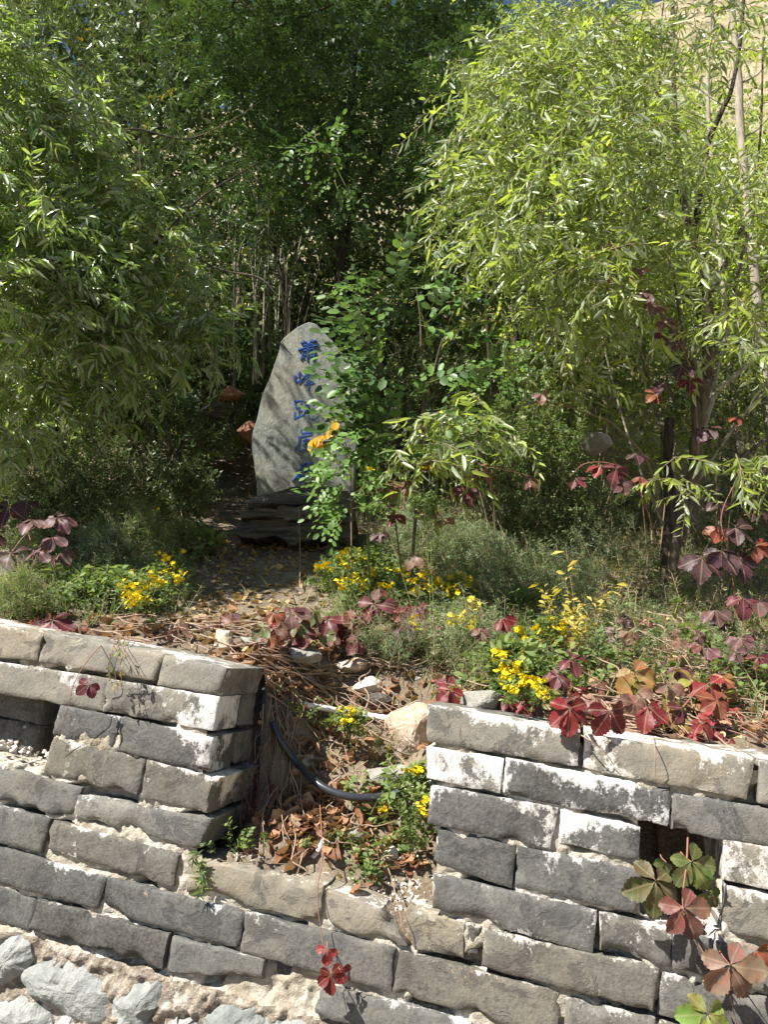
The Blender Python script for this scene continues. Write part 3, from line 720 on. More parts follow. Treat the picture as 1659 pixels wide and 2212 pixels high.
# ------------------------------------------------------------------ leaves
def leaf_tpl(kind, curl=.12, fold=.10):
    if kind == 'lance':                                     # willow: narrow, pointed
        st = [(0, 0), (.3, .10), (.68, .09), (1, 0)]
    elif kind == 'oval':
        st = [(0, 0), (.25, .26), (.72, .27), (1, 0)]
    elif kind == 'dia':
        st = [(0, 0), (.5, .30), (1, 0)]
    elif kind == 'needle':
        st = [(0, 0), (.4, .10), (1, 0)]
    elif kind == 'lobe':
        st = [(0, 0), (.35, .16), (.6, .26), (1, 0)]
    V = []; T = []
    V.append((0, 0, 0))
    for x, w in st[1:-1]:
        z = -curl * x * x
        V += [(x, w, z + fold * w * 2), (x, 0, z), (x, -w, z + fold * w * 2)]
    V.append((1, 0, -curl))
    m = len(st) - 2
    T += [(0, 2, 1), (0, 3, 2)]
    for k in range(m - 1):
        a = 1 + 3 * k
        T += [(a, a + 1, a + 4), (a, a + 4, a + 3), (a + 1, a + 2, a + 5), (a + 1, a + 5, a + 4)]
    a = 1 + 3 * (m - 1); e = len(V) - 1
    T += [(a, a + 1, e), (a + 1, a + 2, e)]
    return np.array(V), np.array(T)
def place(tpl, P, A, Nn, L, Wd=None):
    """many copies of a leaf template: position, axis, normal, length"""
    v, t = tpl; A = A / (np.linalg.norm(A, axis=1, keepdims=True) + 1e-9)
    S = np.cross(Nn, A); S /= np.linalg.norm(S, axis=1, keepdims=True) + 1e-9
    Nn = np.cross(A, S); n = len(P); Wd = L if Wd is None else Wd
    V = P[:, None] + v[None, :, 0, None] * (A * L[:, None])[:, None] + v[None, :, 1, None] * (S * Wd[:, None])[:, None] + v[None, :, 2, None] * (Nn * L[:, None])[:, None]
    T = t[None] + (np.arange(n) * len(v))[:, None, None]
    return V.reshape(-1, 3), T.reshape(-1, 3), len(v)
class Var:                                                  # one variant: mesh arrays with tint and material index
    def __init__(s): s.V, s.T, s.t, s.m, s.o = [], [], [], [], 0
    def add(s, V, T, tint, mi):
        s.V.append(V); s.T.append(np.asarray(T) + s.o); s.o += len(V)
        s.t.append(np.broadcast_to(tint, (len(V),)).astype(float)); s.m.append(np.full(len(T), mi))
    def fin(s):
        s.V, s.T, s.t, s.m = np.vstack(s.V), np.vstack(s.T), np.concatenate(s.t), np.concatenate(s.m); return s
LAN = [leaf_tpl('lance', c, .25) for c in (.02, .14, .28)]
OVA = [leaf_tpl('oval', c, .12) for c in (.03, .10)]
NEE = [leaf_tpl('needle', .1, .1)]
LOB = [leaf_tpl('lobe', .12, .15)]; DIA = [leaf_tpl('dia', .12, .15)]
v_, t_ = leaf_tpl('dia', .15, .2); DIA4 = [(v_ * [1, .36, 1], t_)]
def willow_twig(seed, L=.34, leaf=.075, n=20, droop=.6, tp=None):
    r = np.random.default_rng(seed); o = Var()
    x = np.linspace(0, L, 9); PP = P = np.stack([x * (1 - .25 * droop * (x / L)), .03 * np.sin(x * 9 + seed), -droop * .5 * x * x / L], -1)
    o.add(*tube(P[::2], .0022, .0008, 3, raw=True), .5, 1)
    for k in range(n):
        t = .08 + .92 * k / n; i = t * 8; a = int(i); f = i - a; q = P[a] * (1 - f) + P[min(a + 1, 8)] * f
        td = norm(P[min(a + 1, 8)] - P[max(a - 1, 0)]); sd = 1 if k % 2 else -1
        A = norm(td * r.uniform(.1, .9) + np.array([0, sd * r.uniform(.3, 1.1), -r.uniform(-.2, 1.1)]))
        N = norm(np.array([r.normal() * .9, sd * .3 + r.normal() * .9, .35]))
        v, tt, _ = place(tp or LAN[r.integers(3)], q[None], A[None], N[None], np.array([leaf * r.uniform(.6, 1.25)]))
        o.add(v, tt, np.clip(r.normal(.45, .22) + .25 * t - .1, 0, 1), 0)
    return o.fin()
def locust_leaf(seed, L=.17, pairs=6, lf=.036, tint=(.45, .2), droop=.35, tp=None):
    r = np.random.default_rng(seed); o = Var()
    x = np.linspace(0, L, 7); P = np.stack([x, .015 * np.sin(x * 12 + seed), -droop * x * x / L], -1)
    o.add(*tube(P[::3], .0014, .0006, 3, raw=True), .8, 1); base = np.clip(r.normal(*tint), 0, 1)
    for k in range(pairs * 2 + 1):
        t = 1.0 if k == pairs * 2 else .22 + .74 * (k // 2) / pairs
        i = min(t * 6, 5.999); a = int(i); q = P[a] + (P[a + 1] - P[a]) * (i - a); sd = 1 if k % 2 else -1
        A = np.array([1.0, 0, -.3]) if k == pairs * 2 else np.array([.35 + r.normal() * .12, sd, -.25 + r.normal() * .3])
        N = np.array([r.normal() * .3, r.normal() * .3 - sd * .2, 1.0])
        v, tt, _ = place(tp or OVA[r.integers(2)], q[None], A[None], N[None], np.array([lf * r.uniform(.8, 1.15)]))
        o.add(v, tt, np.clip(base + r.normal(0, .1), 0, 1), 0)
    return o.fin()
def herb_sprig(seed, L=.16, n=60, lf=.018, tpl=NEE, wd=1.0, spread=.8, tint=(.45, .25)):
    r = np.random.default_rng(seed); o = Var()
    x = np.linspace(0, L, 6); P = np.stack([.03 * np.sin(x * 14 + seed) * x / L, .02 * np.cos(x * 11 + seed) * x / L, x], -1)
    o.add(*tube(P[[0, 2, 5]], .0016, .0006, 3, raw=True), .3, 1)
    t = r.uniform(.1, 1, n); i = t * 4.99; a = i.astype(int); q = P[a] + (P[a + 1] - P[a]) * (i - a)[:, None]
    th = r.uniform(0, 6.28, n); q = q + np.stack([np.cos(th), np.sin(th), .6 + 0 * th], -1) * (r.uniform(0, .4, n) * lf)[:, None]
    A = np.stack([np.cos(th) * spread, np.sin(th) * spread, r.uniform(-.1, .9, n)], -1)
    N = np.stack([r.normal(0, .5, n), r.normal(0, .5, n), np.ones(n)], -1)
    v, tt, m = place(tpl[0], q, A, N, lf * r.uniform(.6, 1.3, n), lf * wd * np.ones(n))
    o.add(v, tt, np.repeat(np.clip(r.normal(*tint, n) + .3 * (t - .5), 0, 1), m), 0)
    return o.fin()
def eul(az, pitch, roll):
    ca, sa, cp, sp, cr, sr = np.cos(az), np.sin(az), np.cos(pitch), np.sin(pitch), np.cos(roll), np.sin(roll)
    n = len(az); Rz = np.zeros((n, 3, 3)); Ry = Rz.copy(); Rx = Rz.copy()
    Rz[:, 0, 0] = ca; Rz[:, 0, 1] = -sa; Rz[:, 1, 0] = sa; Rz[:, 1, 1] = ca; Rz[:, 2, 2] = 1
    Ry[:, 0, 0] = cp; Ry[:, 0, 2] = sp; Ry[:, 2, 0] = -sp; Ry[:, 2, 2] = cp; Ry[:, 1, 1] = 1
    Rx[:, 1, 1] = cr; Rx[:, 1, 2] = -sr; Rx[:, 2, 1] = sr; Rx[:, 2, 2] = cr; Rx[:, 0, 0] = 1
    return Rz @ Ry @ Rx
def scatter(parent, variants, mats, P, Rm, S, ntop, part='leafy_twig', rest='crown', tj=.12, seed=0):
    """the ntop copies nearest the camera become parts of their own, the rest one mesh of kind stuff"""
    r = np.random.default_rng(seed + 500); loc = np.array(parent.location)
    n = len(P); kv = r.integers(0, len(variants), n)
    dist = np.linalg.norm(P - CAM, axis=1); vis = np.abs(P[:, 0] / P[:, 1]) < .53
    order = np.argsort(dist + np.where(vis, 0, 100)); top = set(order[:ntop].tolist()) if ntop else set()
    if top:
        ms = {}
        for i in sorted(top):
            k = int(kv[i])
            if k not in ms:
                v = variants[k]; ms[k] = mkmesh(part, v.V, v.T, v.t, v.m, smooth=True)
                for m in mats: ms[k].materials.append(m)
            o = bpy.data.objects.new(part, ms[k]); COL.objects.link(o); o.parent = parent
            Mx = Matrix((Rm[i] * S[i]).tolist()).to_4x4(); Mx.translation = Vector(P[i] - loc)
            o.matrix_local = Mx
    mask = np.array([i not in top for i in range(n)]) if n else np.zeros(0, bool)
    Vs, Ts, ts, mi, off = [], [], [], [], 0
    for k, v in enumerate(variants):
        ids = np.where(mask & (kv == k))[0]
        if not len(ids): continue
        X = np.einsum('nij,vj->nvi', Rm[ids] * S[ids][:, None, None], v.V) + (P[ids] - loc)[:, None]
        m = len(v.V); Vs.append(X.reshape(-1, 3)); Ts.append((v.T[None] + (np.arange(len(ids)) * m)[:, None, None]).reshape(-1, 3) + off); off += m * len(ids)
        ts.append((v.t[None] + r.normal(0, tj, len(ids))[:, None]).clip(0, 1).ravel()); mi.append(np.tile(v.m, len(ids)))
    if Vs:
        me = mkmesh(rest, np.vstack(Vs), np.vstack(Ts), np.concatenate(ts), np.concatenate(mi), smooth=True)
        return link(rest, me, mats, parent, 'stuff')
def blobs(spec, seed):
    """spec rows: px, py, rx, ry (pixels), distance, half depth, count -> points"""
    r = np.random.default_rng(seed); out = []
    for px, py, rx, ry, y, dy, n in spec:
        d = r.normal(size=(n, 3)); d /= np.linalg.norm(d, axis=1, keepdims=True); d *= r.uniform(0.15, 1, n)[:, None] ** .5
        for q in d: out.append(at(px + q[0] * rx, py + q[1] * ry, y + q[2] * dy))
    return np.array(out)
def ghb(px, py):
    D = np.array([ray(a, b) for a, b in zip(px, py)]); D /= np.linalg.norm(D, axis=1, keepdims=True); out = np.full((len(px), 3), np.nan)
    for t in np.arange(1.95, 8.5, 0.02):
        Q = CAM + D * t; todo = np.isnan(out[:, 0])
        if not todo.any(): break
        Q2 = Q[todo]; h = (Q2[:, 2] < terr(Q2[:, 0], Q2[:, 1], False)) & ((Q2 - WO).dot(NN) > .06)
        ii = np.where(todo)[0][h]; out[ii] = Q[ii]
    return out[~np.isnan(out[:, 0])]
def limb(parent, pts, r0, r1, mat='bark', sides=7, name='branch', bump=.12):
    loc = np.array(parent.location)
    P = np.array([at(*p) if isinstance(p, tuple) else p for p in pts]) - loc
    V, T = tube(P, r0, r1, sides, 7, bump)
    return link(name, mkmesh(name, V, T, smooth=True), M[mat], parent)
def gbase(px, py): return gh(px, py)

# ------------------------------------------------------------------ trees
WV = [willow_twig(i, .25 + .02 * (i % 4), .067, 18, .5 + .12 * (i % 4)) for i in range(9)]
WV2 = [willow_twig(40 + i, .26 + .03 * (i % 4), .066, 14, .6 + .14 * (i % 4)) for i in range(9)]
SPOTS = [(c5(*p), YS - .03, r_) for p, r_ in [((620, 190), .03), ((590, 340), .05), ((725, 330), .045), ((850, 400), .05), ((530, 490), .045), ((600, 520), .05), ((570, 590), .03),
        ((435, 780), .045), ((380, 900), .05), ((690, 560), .04), ((655, 1290), .04), ((690, 960), .025), ((480, 1110), .025), ((1000, 590), .05), ((900, 1180), .04), ((350, 1430), .05)]]
SPOTS += [((px, py), 0, r_) for px, py, r_ in [(440, 1170, .06), (480, 1250, .07), (560, 1270, .05), (510, 1295, .06), (420, 1120, .05), (820, 1100, .2), (760, 1040, .25), (870, 780, .25), (900, 620, .25), (280, 1280, .18), (370, 1230, .18), (1000, 1200, .4), (1150, 1200, .4), (900, 1250, .35), (1250, 1250, .35), (1300, 1150, .3), (1100, 1300, .35), (760, 1250, .25), (1120, 1060, .2), (930, 1150, .35), (1420, 1330, .25), (230, 1290, .15), (1280, 940, .12), (100, 1150, .12)]]
def sungap(P):
    """keep the shoots that leave the small gaps through which the sun falls on the stone and the path"""
    k = np.ones(len(P), bool); S = -SUN_D
    for (px, py), y, r_ in SPOTS:
        q = at(px, py, y) if y else gh(px, py)
        if not y and py < 1110: q = at(px, py, 3.7)
        d = P - q; al = d @ S; pd = np.linalg.norm(d - al[:, None] * S, axis=1)
        k &= ~((al > .12) & (pd < r_ * .95 + .04))
    return P[k]
WVF = [willow_twig(80 + i, .27, .074, 15, .6, DIA4[0]) for i in range(6)]
def willow(name_label, base, spec, seed, variants, mat, ntop, pitch=(.05, .55), sc=(.7, 1.25)):
    t = thing('willow_tree', name_label, 'tree', tuple(base), 'willow trees')
    P = sungap(blobs(spec, seed)); r = np.random.default_rng(seed); n = len(P)
    Rm = eul(r.uniform(0, 6.28, n), r.normal(*pitch, n), r.normal(0, .35, n))
    S = r.uniform(*sc, n); fr = P[:, 1] > 4.1
    scatter(t, variants, [M[mat], M['twig']], P[~fr], Rm[~fr], S[~fr], ntop, seed=seed)
    scatter(t, WVF, [M[mat], M['twig']], P[fr], Rm[fr], S[fr], 0, seed=seed)
    return t
base = gh(160, 1120)
spec = [(120, 90, 280, 180, 3.35, .45, 629), (300, 260, 210, 170, 3.35, .4, 444), (130, 400, 250, 200, 3.4, .45, 592), (420, 390, 190, 150, 3.5, .35, 384), (540, 400, 105, 120, 3.5, .25, 155),
        (505, 560, 115, 120, 3.6, .3, 192), (340, 570, 180, 130, 3.55, .35, 325), (110, 640, 180, 150, 3.5, .4, 340), (60, 860, 110, 150, 3.6, .3, 140), (290, 720, 180, 110, 3.8, .4, 140), (170, 820, 170, 130, 4.0, .3, 125),
        (-250, 300, 260, 420, 3.5, .6, 222), (60, -200, 420, 220, 3.7, .7, 266), (570, 195, 70, 60, 3.5, .1, 22), (430, 110, 80, 80, 3.5, .2, 74), (450, 700, 90, 60, 3.9, .2, 44)]
spec += [(-190, 480, 230, 330, 3.15, .4, 620), (20, 690, 100, 90, 3.3, .2, 90), (150, 350, 330, 400, 4.7, .6, 518), (480, 520, 130, 180, 4.6, .4, 148), (100, 780, 230, 160, 5.0, .4, 162), (170, -190, 480, 190, 4.3, .6, 444)]  # out-of-view shoots at the far left are added to shade the lower left
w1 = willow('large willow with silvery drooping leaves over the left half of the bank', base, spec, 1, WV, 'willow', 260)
limb(w1, [np.array(base - [0, 0, .1]), (150, 1000, base[1]), (152, 870, base[1]), (143, 645, base[1] - .1), (145, 500, base[1] - .3), (185, 410, base[1] - .5), (200, 330, base[1] - .6)], .055, .022, 'barkdark', 10, 'trunk')
limb(w1, [(143, 650, base[1] - .1), (120, 600, base[1] - .2), (60, 480, 4.2), (20, 300, 4.2), (-60, 60, 4.2)], .03, .008, 'barkdark')
limb(w1, [(150, 640, base[1] - .1), (185, 600, 4.2), (260, 590, 4.0), (340, 520, 3.7), (430, 430, 3.7), (560, 350, 3.7)], .016, .003, 'barkdark')
limb(w1, [(190, 360, 3.8), (270, 280, 3.6), (400, 300, 3.8), (500, 260, 3.8), (560, 220, 3.7)], .006, .002, 'bark')
limb(w1, [(380, 530, 3.8), (470, 580, 3.75), (560, 600, 3.7), (600, 640, 3.7)], .007, .002, 'bark')
limb(w1, [(152, 800, base[1]), (230, 780, 4.3), (300, 830, 4.2), (320, 930, 4.2)], .012, .006, 'bark')

base = gh(1455, 1290); yb = base[1]
spec = [(1140, 220, 170, 190, 3.5, .4, 230), (1260, 110, 200, 140, 3.5, .4, 170), (1300, 330, 190, 180, 3.2, .4, 230), (1140, 440, 190, 120, 3.3, .35, 190), (1050, 545, 130, 50, 3.1, .2, 60),
        (1300, 570, 170, 120, 3.2, .35, 130), (1540, 430, 130, 150, 3.1, .4, 60), (1590, 690, 80, 110, 3.1, .3, 34), (1210, 690, 150, 100, 3.5, .4, 90), (1140, 820, 120, 50, 3.3, .2, 60),
        (1040, 910, 100, 45, 3.1, .15, 60), (935, 985, 70, 35, 3.05, .1, 24), (1230, 830, 90, 60, 3.3, .25, 36), (1600, 1000, 50, 60, 3.0, .2, 10), (1480, 1020, 50, 50, 3.1, .15, 10),
        (1480, 60, 160, 90, 3.4, .4, 50), (1300, -180, 300, 150, 3.6, .5, 150), (1850, 400, 160, 500, 3.3, .5, 120), (985, 420, 60, 120, 3.4, .2, 34), (1240, 300, 280, 280, 4.5, .5, 300), (1330, 640, 220, 130, 4.5, .4, 150)]
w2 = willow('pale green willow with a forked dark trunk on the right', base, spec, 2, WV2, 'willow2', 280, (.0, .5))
limb(w2, [np.array(base - [0, 0, .1]), (1448, 1240, yb), (1452, 1190, yb), (1470, 1120, yb), (1484, 1080, yb), (1502, 1010, yb), (1506, 944, yb - .03), (1517, 869, yb - .05), (1530, 813, yb - .05), (1528, 719, yb - .1),
          (1528, 644, yb - .1), (1513, 588, yb - .1), (1502, 532, yb - .1), (1484, 466, yb - .1), (1470, 360, yb), (1459, 240, yb), (1455, 60, yb), (1450, -80, yb)], .046, .010, 'bark', 10, 'trunk')
limb(w2, [(1446, 1270, yb), (1440, 1200, yb), (1452, 1120, yb), (1447, 1060, yb), (1444, 980, yb), (1446, 905, yb)], .036, .024, 'barkdark', 9)
limb(w2, [(1500, 1000, yb), (1504, 930, yb), (1500, 880, yb)], .026, .02, 'bark', 8)
limb(w2, [(1524, 850, yb - .05), (1505, 795, yb - .1), (1480, 753, yb - .15), (1424, 678, yb - .3), (1364, 626, yb - .4), (1320, 590, yb - .5), (1293, 566, yb - .5), (1266, 539, yb - .6), (1210, 530, yb - .6), (1120, 545, yb - .7)], .022, .006, 'bark')
limb(w2, [(1536, 629, yb - .1), (1573, 562, yb - .15), (1600, 500, yb - .2), (1680, 380, yb - .2)], .017, .008, 'bark')
limb(w2, [(1484, 470, yb - .1), (1410, 610, yb), ], .001, .001, 'twig')
limb(w2, [(1500, 520, yb), (1525, 330, yb + .1), (1560, 240, yb + .1), (1579, 200, yb + .1), (1599, 100, yb + .2), (1610, -40, yb + .2)], .020, .010, 'barkdark')
limb(w2, [(1500, 1000, yb), (1540, 862, yb + .1), (1590, 810, yb + .2), (1648, 764, yb + .3), (1720, 690, yb + .4)], .018, .012, 'barkpale')
limb(w2, [(1475, 1110, yb), (1530, 1050, yb + .05), (1590, 1000, yb + .1), (1640, 960, yb + .1), (1720, 900, yb + .1)], .015, .008, 'bark')
limb(w2, [(1500, 760, yb - .1), (1550, 700, yb), (1640, 620, yb + .1), (1720, 500, yb + .1)], .008, .005, 'barkpale')
limb(w2, [(1430, 1110, yb), (1400, 1000, yb - .1), (1340, 930, yb - .2), (1290, 900, yb - .3), (1150, 870, yb - .5), (1000, 950, yb - .55), (930, 990, yb - .6)], .008, .002, 'twig')
limb(w2, [(1455, 250, yb), (1400, 180, yb - .1), (1300, 130, yb - .2), (1180, 120, yb - .2)], .009, .003, 'twig')
limb(w2, [(1462, 320, yb), (1350, 300, yb - .3), (1220, 320, yb - .3), (1080, 400, yb - .4), (960, 500, yb - .5)], .009, .003, 'twig')
for pts, r0, m_ in [([(1490, 1060, yb), (1560, 760, yb + .2), (1625, 480, yb + .3), (1690, 250, yb + .4)], .012, 'barkpale'), ([(1505, 930, yb), (1462, 640, yb), (1405, 330, yb), (1385, 60, yb)], .009, 'bark'),
        ([(1524, 830, yb), (1590, 610, yb + .1), (1640, 330, yb + .1), (1650, 80, yb + .1)], .011, 'bark'), ([(1470, 1090, yb), (1395, 800, yb + .1), (1345, 520, yb + .1), (1330, 250, yb + .1)], .009, 'bark'),
        ([(1480, 1080, yb + .1), (1620, 880, yb + .4), (1720, 800, yb + .5)], .012, 'barkpale'), ([(1440, 1150, yb + .1), (1360, 950, yb + .2), (1300, 720, yb + .3), (1275, 520, yb + .3)], .008, 'barkpale'),
        ([(1500, 1000, yb + .1), (1530, 760, yb + .3), (1545, 520, yb + .4), (1580, 330, yb + .4)], .009, 'barkpale'), ([(1513, 590, yb - .1), (1560, 450, yb), (1640, 390, yb)], .008, 'bark'), ([(1484, 466, yb - .1), (1440, 330, yb), (1425, 120, yb), (1440, -40, yb)], .008, 'barkdark')]:
    limb(w2, pts, r0, r0 * .45, m_, 6)
# pale bare stems further up the bank at the right
for k, (pts, r0, r1) in enumerate([([(1602, 300, 5.2), (1597, 180, 5.2), (1590, 100, 5.2), (1575, -60, 5.2)], .030, .022), ([(1545, 420, 5.6), (1530, 200, 5.6), (1540, -40, 5.6)], .018, .014)]):
    P0 = at(*pts[0]); g = np.array([P0[0], P0[1], float(terr(P0[0], P0[1], False))])
    t = thing('bare_tree', ['pale bare grey-white tree stem beyond the right willow', 'slim pale tree stem between the two right willow limbs'][k], 'tree', tuple(g))
    limb(t, [(g - [0, 0, .1]), (g * .5 + P0 * .5)] + pts, r0 * 1.3, r1, 'barkpale', 8, 'trunk', .06)
    for j in range(4):
        q = at(pts[1][0] + 5, pts[1][1] + j * 60 - 60, pts[0][2]); s = 1 if j % 2 else -1
        limb(t, [q, (q + [s * .2, .05, .16]), (q + [s * .42, .1, .5]), (q + [s * .5, .1, .9])], .009, .003, 'barkpale', 5)

v_, t_ = leaf_tpl('dia', .1, .15); DIAW = (v_ * [1, .95, 1], t_)
LVb = [locust_leaf(i, .19, 6, .043, (.42, .22), .35, DIAW) for i in range(8)]
def locust(label, px, py_base, y, spec, seed, ntop, stems, mat='locust', sc=(.8, 1.2), group='locust trees', name='locust_tree'):
    P0 = at(px, py_base, y); g = np.array([P0[0], P0[1], float(terr(P0[0], P0[1], False))])
    t = thing(name, label, 'tree', tuple(g), group)
    P = sungap(blobs(spec, seed)); r = np.random.default_rng(seed); n = len(P)
    Rm = eul(r.uniform(0, 6.28, n), r.normal(.15, .4, n), r.normal(0, .4, n))
    scatter(t, LVb, [M[mat], M['greenstem']], P, Rm, r.uniform(*sc, n), ntop, 'leaf', 'crown', .14, seed)
    for pts, r0, r1, m in stems:
        limb(t, [(g - [0, 0, .1])] + pts, r0, r1, m, 7, 'trunk' if pts is stems[0][0] else 'branch', .08)
    return t
l1 = locust('tall dark locust tree behind the standing stone', 730, 950, 6.0,
       [(700, 130, 300, 190, 5.6, .6, 520), (820, 330, 260, 170, 5.4, .5, 380), (620, 380, 190, 190, 5.8, .5, 300), (900, 130, 200, 170, 5.3, .5, 240), (930, 470, 150, 150, 5.0, .4, 160), (540, 60, 230, 150, 5.6, .6, 420), (800, -170, 420, 150, 5.4, .8, 520), (620, -260, 420, 160, 4.7, .5, 620), (720, 60, 330, 130, 6.6, .5, 420), (980, 30, 130, 80, 5.6, .4, 140)], 3, 150,
       [([(735, 700, 6.0), (740, 450, 5.9), (760, 250, 5.8), (770, 40, 5.8)], .05, .015, 'barkdark'), ([(740, 560, 6.0), (820, 330, 5.8), (900, 170, 5.6), (960, 20, 5.6)], .03, .008, 'barkdark'),
        ([(735, 600, 6.0), (660, 400, 5.9), (600, 250, 5.9), (520, 60, 6)], .03, .008, 'barkdark'), ([(500, 75, 5.9), (600, 55, 5.6), (720, 10, 5.4)], .014, .008, 'barkdark')])
l2 = locust('locust tree in the middle with two slender dark stems and pale lit sprays', 1085, 800, 5.2,
       [(1030, 190, 110, 150, 4.6, .4, 130), (1000, 380, 110, 120, 4.5, .35, 90), (900, 620, 120, 120, 4.9, .4, 110), (1130, 330, 150, 150, 5.0, .4, 110), (1120, 560, 150, 120, 5.2, .4, 90)], 4, 100,
       [([(1112, 755, 5.2), (1125, 660, 5.2), (1130, 560, 5.2), (1120, 350, 5.1), (1090, 60, 5.0)], .028, .01, 'barkdark'), ([(1112, 760, 5.2), (1140, 690, 5.2), (1165, 610, 5.2), (1190, 480, 5.2)], .018, .008, 'barkdark'), ([(1054, 729, 5.1), (1055, 606, 5.0), (1050, 400, 4.9), (1030, 200, 4.8)], .016, .008, 'barkdark')])
l3 = locust('dense dark locust thicket behind the left willow', 330, 1000, 6.0,
       [(300, 760, 330, 160, 5.9, .5, 380), (120, 600, 250, 200, 6.2, .5, 260), (450, 650, 170, 200, 6.2, .5, 200), (300, 300, 380, 300, 6.6, .5, 460), (-120, 700, 200, 400, 6.0, .5, 200)], 5, 60,
       [([(335, 850, 6.0), (320, 650, 6.0), (300, 300, 6.2)], .035, .012, 'barkdark'), ([(500, 700, 6.1), (515, 560, 6.2), (540, 420, 6.3)], .02, .01, 'bark')])
# bare grey stems in the gap of the canopy left of the stone
t = thing('bare_thicket', 'cluster of thin bare grey stems left of the standing stone', 'shrub', tuple(at(520, 760, 5.6) - [0, 0, .4]))
rr = np.random.default_rng(9)
for k in range(26):
    x0 = rr.uniform(430, 640); y0 = rr.uniform(720, 830); y = rr.uniform(5.2, 6.2); dx = rr.normal(15, 30)
    limb(t, [(x0, y0 + 40, y), (x0 + dx * .3, y0 - 90, y), (x0 + dx * .7, y0 - 180, y + .05), (x0 + dx * 1.3 + rr.normal(0, 10), y0 - rr.uniform(220, 330), y + .1)], rr.uniform(.006, .014), .003, 'barkpale' if k % 3 == 0 else 'bark', 5, 'stem', .05)

# locust saplings in front: every compound leaf is a part
LVs = [locust_leaf(60 + i, .165, 4 + i % 2, .041, (.5, .25), .3) for i in range(8)]
LVy = [locust_leaf(90 + i, .17, 5, .042, (.5, .25), 1.1) for i in range(2)]
def sapling(label, base, stems, leaves, seed, mat='sapling', sc=1.0, group=None):
    t = thing('locust_sapling', label, 'sapling', tuple(base), group)
    for pts, r0 in stems: limb(t, [(base - [0, 0, .05])] + pts, r0 * .7, .002, 'bark' if seed == 5 else 'greenstem', 6, 'stem', .03)
    r = np.random.default_rng(seed); ms = []
    for v in LVs:
        me = mkmesh('leaf', v.V, v.T, v.t, v.m, smooth=True); me.materials.append(M[mat]); me.materials.append(M['greenstem']); ms.append(me)
    leaves = [l for l in leaves if seed != 5 or sungap(np.array([at(*l[:3])])).size or r.uniform() < .6]
    mdk = [m_.copy() for m_ in ms]
    for m_ in mdk: m_.materials[0] = M['locust']  # darker leaf colour on these copies stands in for the shaded interior
    for px, py, y, ang in leaves:
        o = bpy.data.objects.new('leaf', (mdk if seed == 5 and r.uniform() < .45 else ms)[r.integers(len(ms))]); COL.objects.link(o); o.parent = t
        # ang: heading in the picture plane (degrees, 0 = right, 90 = up), leaning a little to the viewer
        a = R(ang); ax = norm([math.cos(a), -.25 + r.normal() * .3, math.sin(a) * .8]); nn = norm([r.normal() * .3, -.5 + r.normal() * .2, .8])
        sd = norm(np.cross(nn, ax)); nn = np.cross(ax, sd); s = sc * r.uniform(.85, 1.2)
        Mx = Matrix(np.stack([ax * s, sd * s, nn * s], 1).tolist()).to_4x4(); Mx.translation = Vector(at(px, py, y) - base); o.matrix_local = Mx
    return t
rr = np.random.default_rng(21)
def groundpt(px, py, y):
    p = at(px, py, y); return np.array([p[0], p[1], float(terr(p[0], p[1], False))])
yy = 3.45; b = groundpt(880, 1250, yy)
lv = []
for px, py, n, sx, sy in [(860, 620, 12, 45, 25), (930, 600, 9, 40, 25), (900, 680, 12, 50, 30), (800, 720, 10, 45, 30), (760, 790, 9, 50, 30), (860, 770, 14, 60, 40), (720, 870, 5, 30, 15), (830, 850, 14, 60, 35), (920, 800, 12, 50, 50), (780, 920, 12, 40, 25), (880, 930, 14, 50, 40), (735, 745, 6, 15, 30), (775, 800, 14, 22, 60), (760, 880, 8, 20, 40), (800, 980, 8, 30, 25)]:
    for _ in range(int(n * 1.15)):
        x = px + rr.normal() * sx; yq = py + rr.normal() * sy
        if yq > 640 and x < 800 - (yq - 640) * .06: x += 2 * (800 - x) * .6
        lv.append((x, yq, yy - .15 + rr.normal() * .15, 180 + rr.normal() * 40 if x < 860 else rr.normal() * 50 + 20))
sapling('tall green locust sapling leaning over the right edge of the standing stone', b, [([(912, 934, yy), (915, 863, yy), (910, 763, yy), (908, 690, yy), (900, 620, yy)], .012), ([(912, 934, yy), (947, 763, yy), (975, 686, yy), (1010, 629, yy)], .009), ([(840, 1000, yy), (835, 850, yy), (800, 720, yy - .1)], .006)], lv, 5, sc=1.32)
yy = 3.35; b = groundpt(800, 1230, yy); lv = []
for px, py, n, sx, sy in [(710, 985, 9, 30, 18), (770, 990, 9, 35, 20), (700, 1030, 8, 25, 20), (760, 1045, 14, 45, 25), (720, 1080, 8, 30, 18), (810, 1020, 7, 20, 20), (760, 1100, 6, 30, 14), (790, 1055, 8, 30, 25)]:
    for _ in range(n):
        x = px + rr.normal() * sx
        if x < 715: x = 715 + (715 - x) * .7
        lv.append((x, py + rr.normal() * sy, yy - .1 + rr.normal() * .1, 180 + rr.normal() * 50 if x < 760 else rr.normal() * 50))
s2 = sapling('bright leafy locust sapling in front of the foot of the standing stone', b, [([(790, 1090, yy), (770, 1040, yy), (740, 1000, yy), (700, 990, yy)], .006), ([(800, 1080, yy), (820, 1030, yy), (800, 990, yy)], .005)], lv, 6, 'sapling', .78)
b = groundpt(760, 1230, 3.4); t = thing('yellow_locust_shoot', 'drooping yellow locust leaves hanging before the lower blue characters', 'sapling', tuple(b))
limb(t, [(b), (758, 1050, b[1]), (752, 980, b[1]), (738, 935, b[1])], .004, .002, 'twig', 5, 'stem', .02)
r = np.random.default_rng(3)
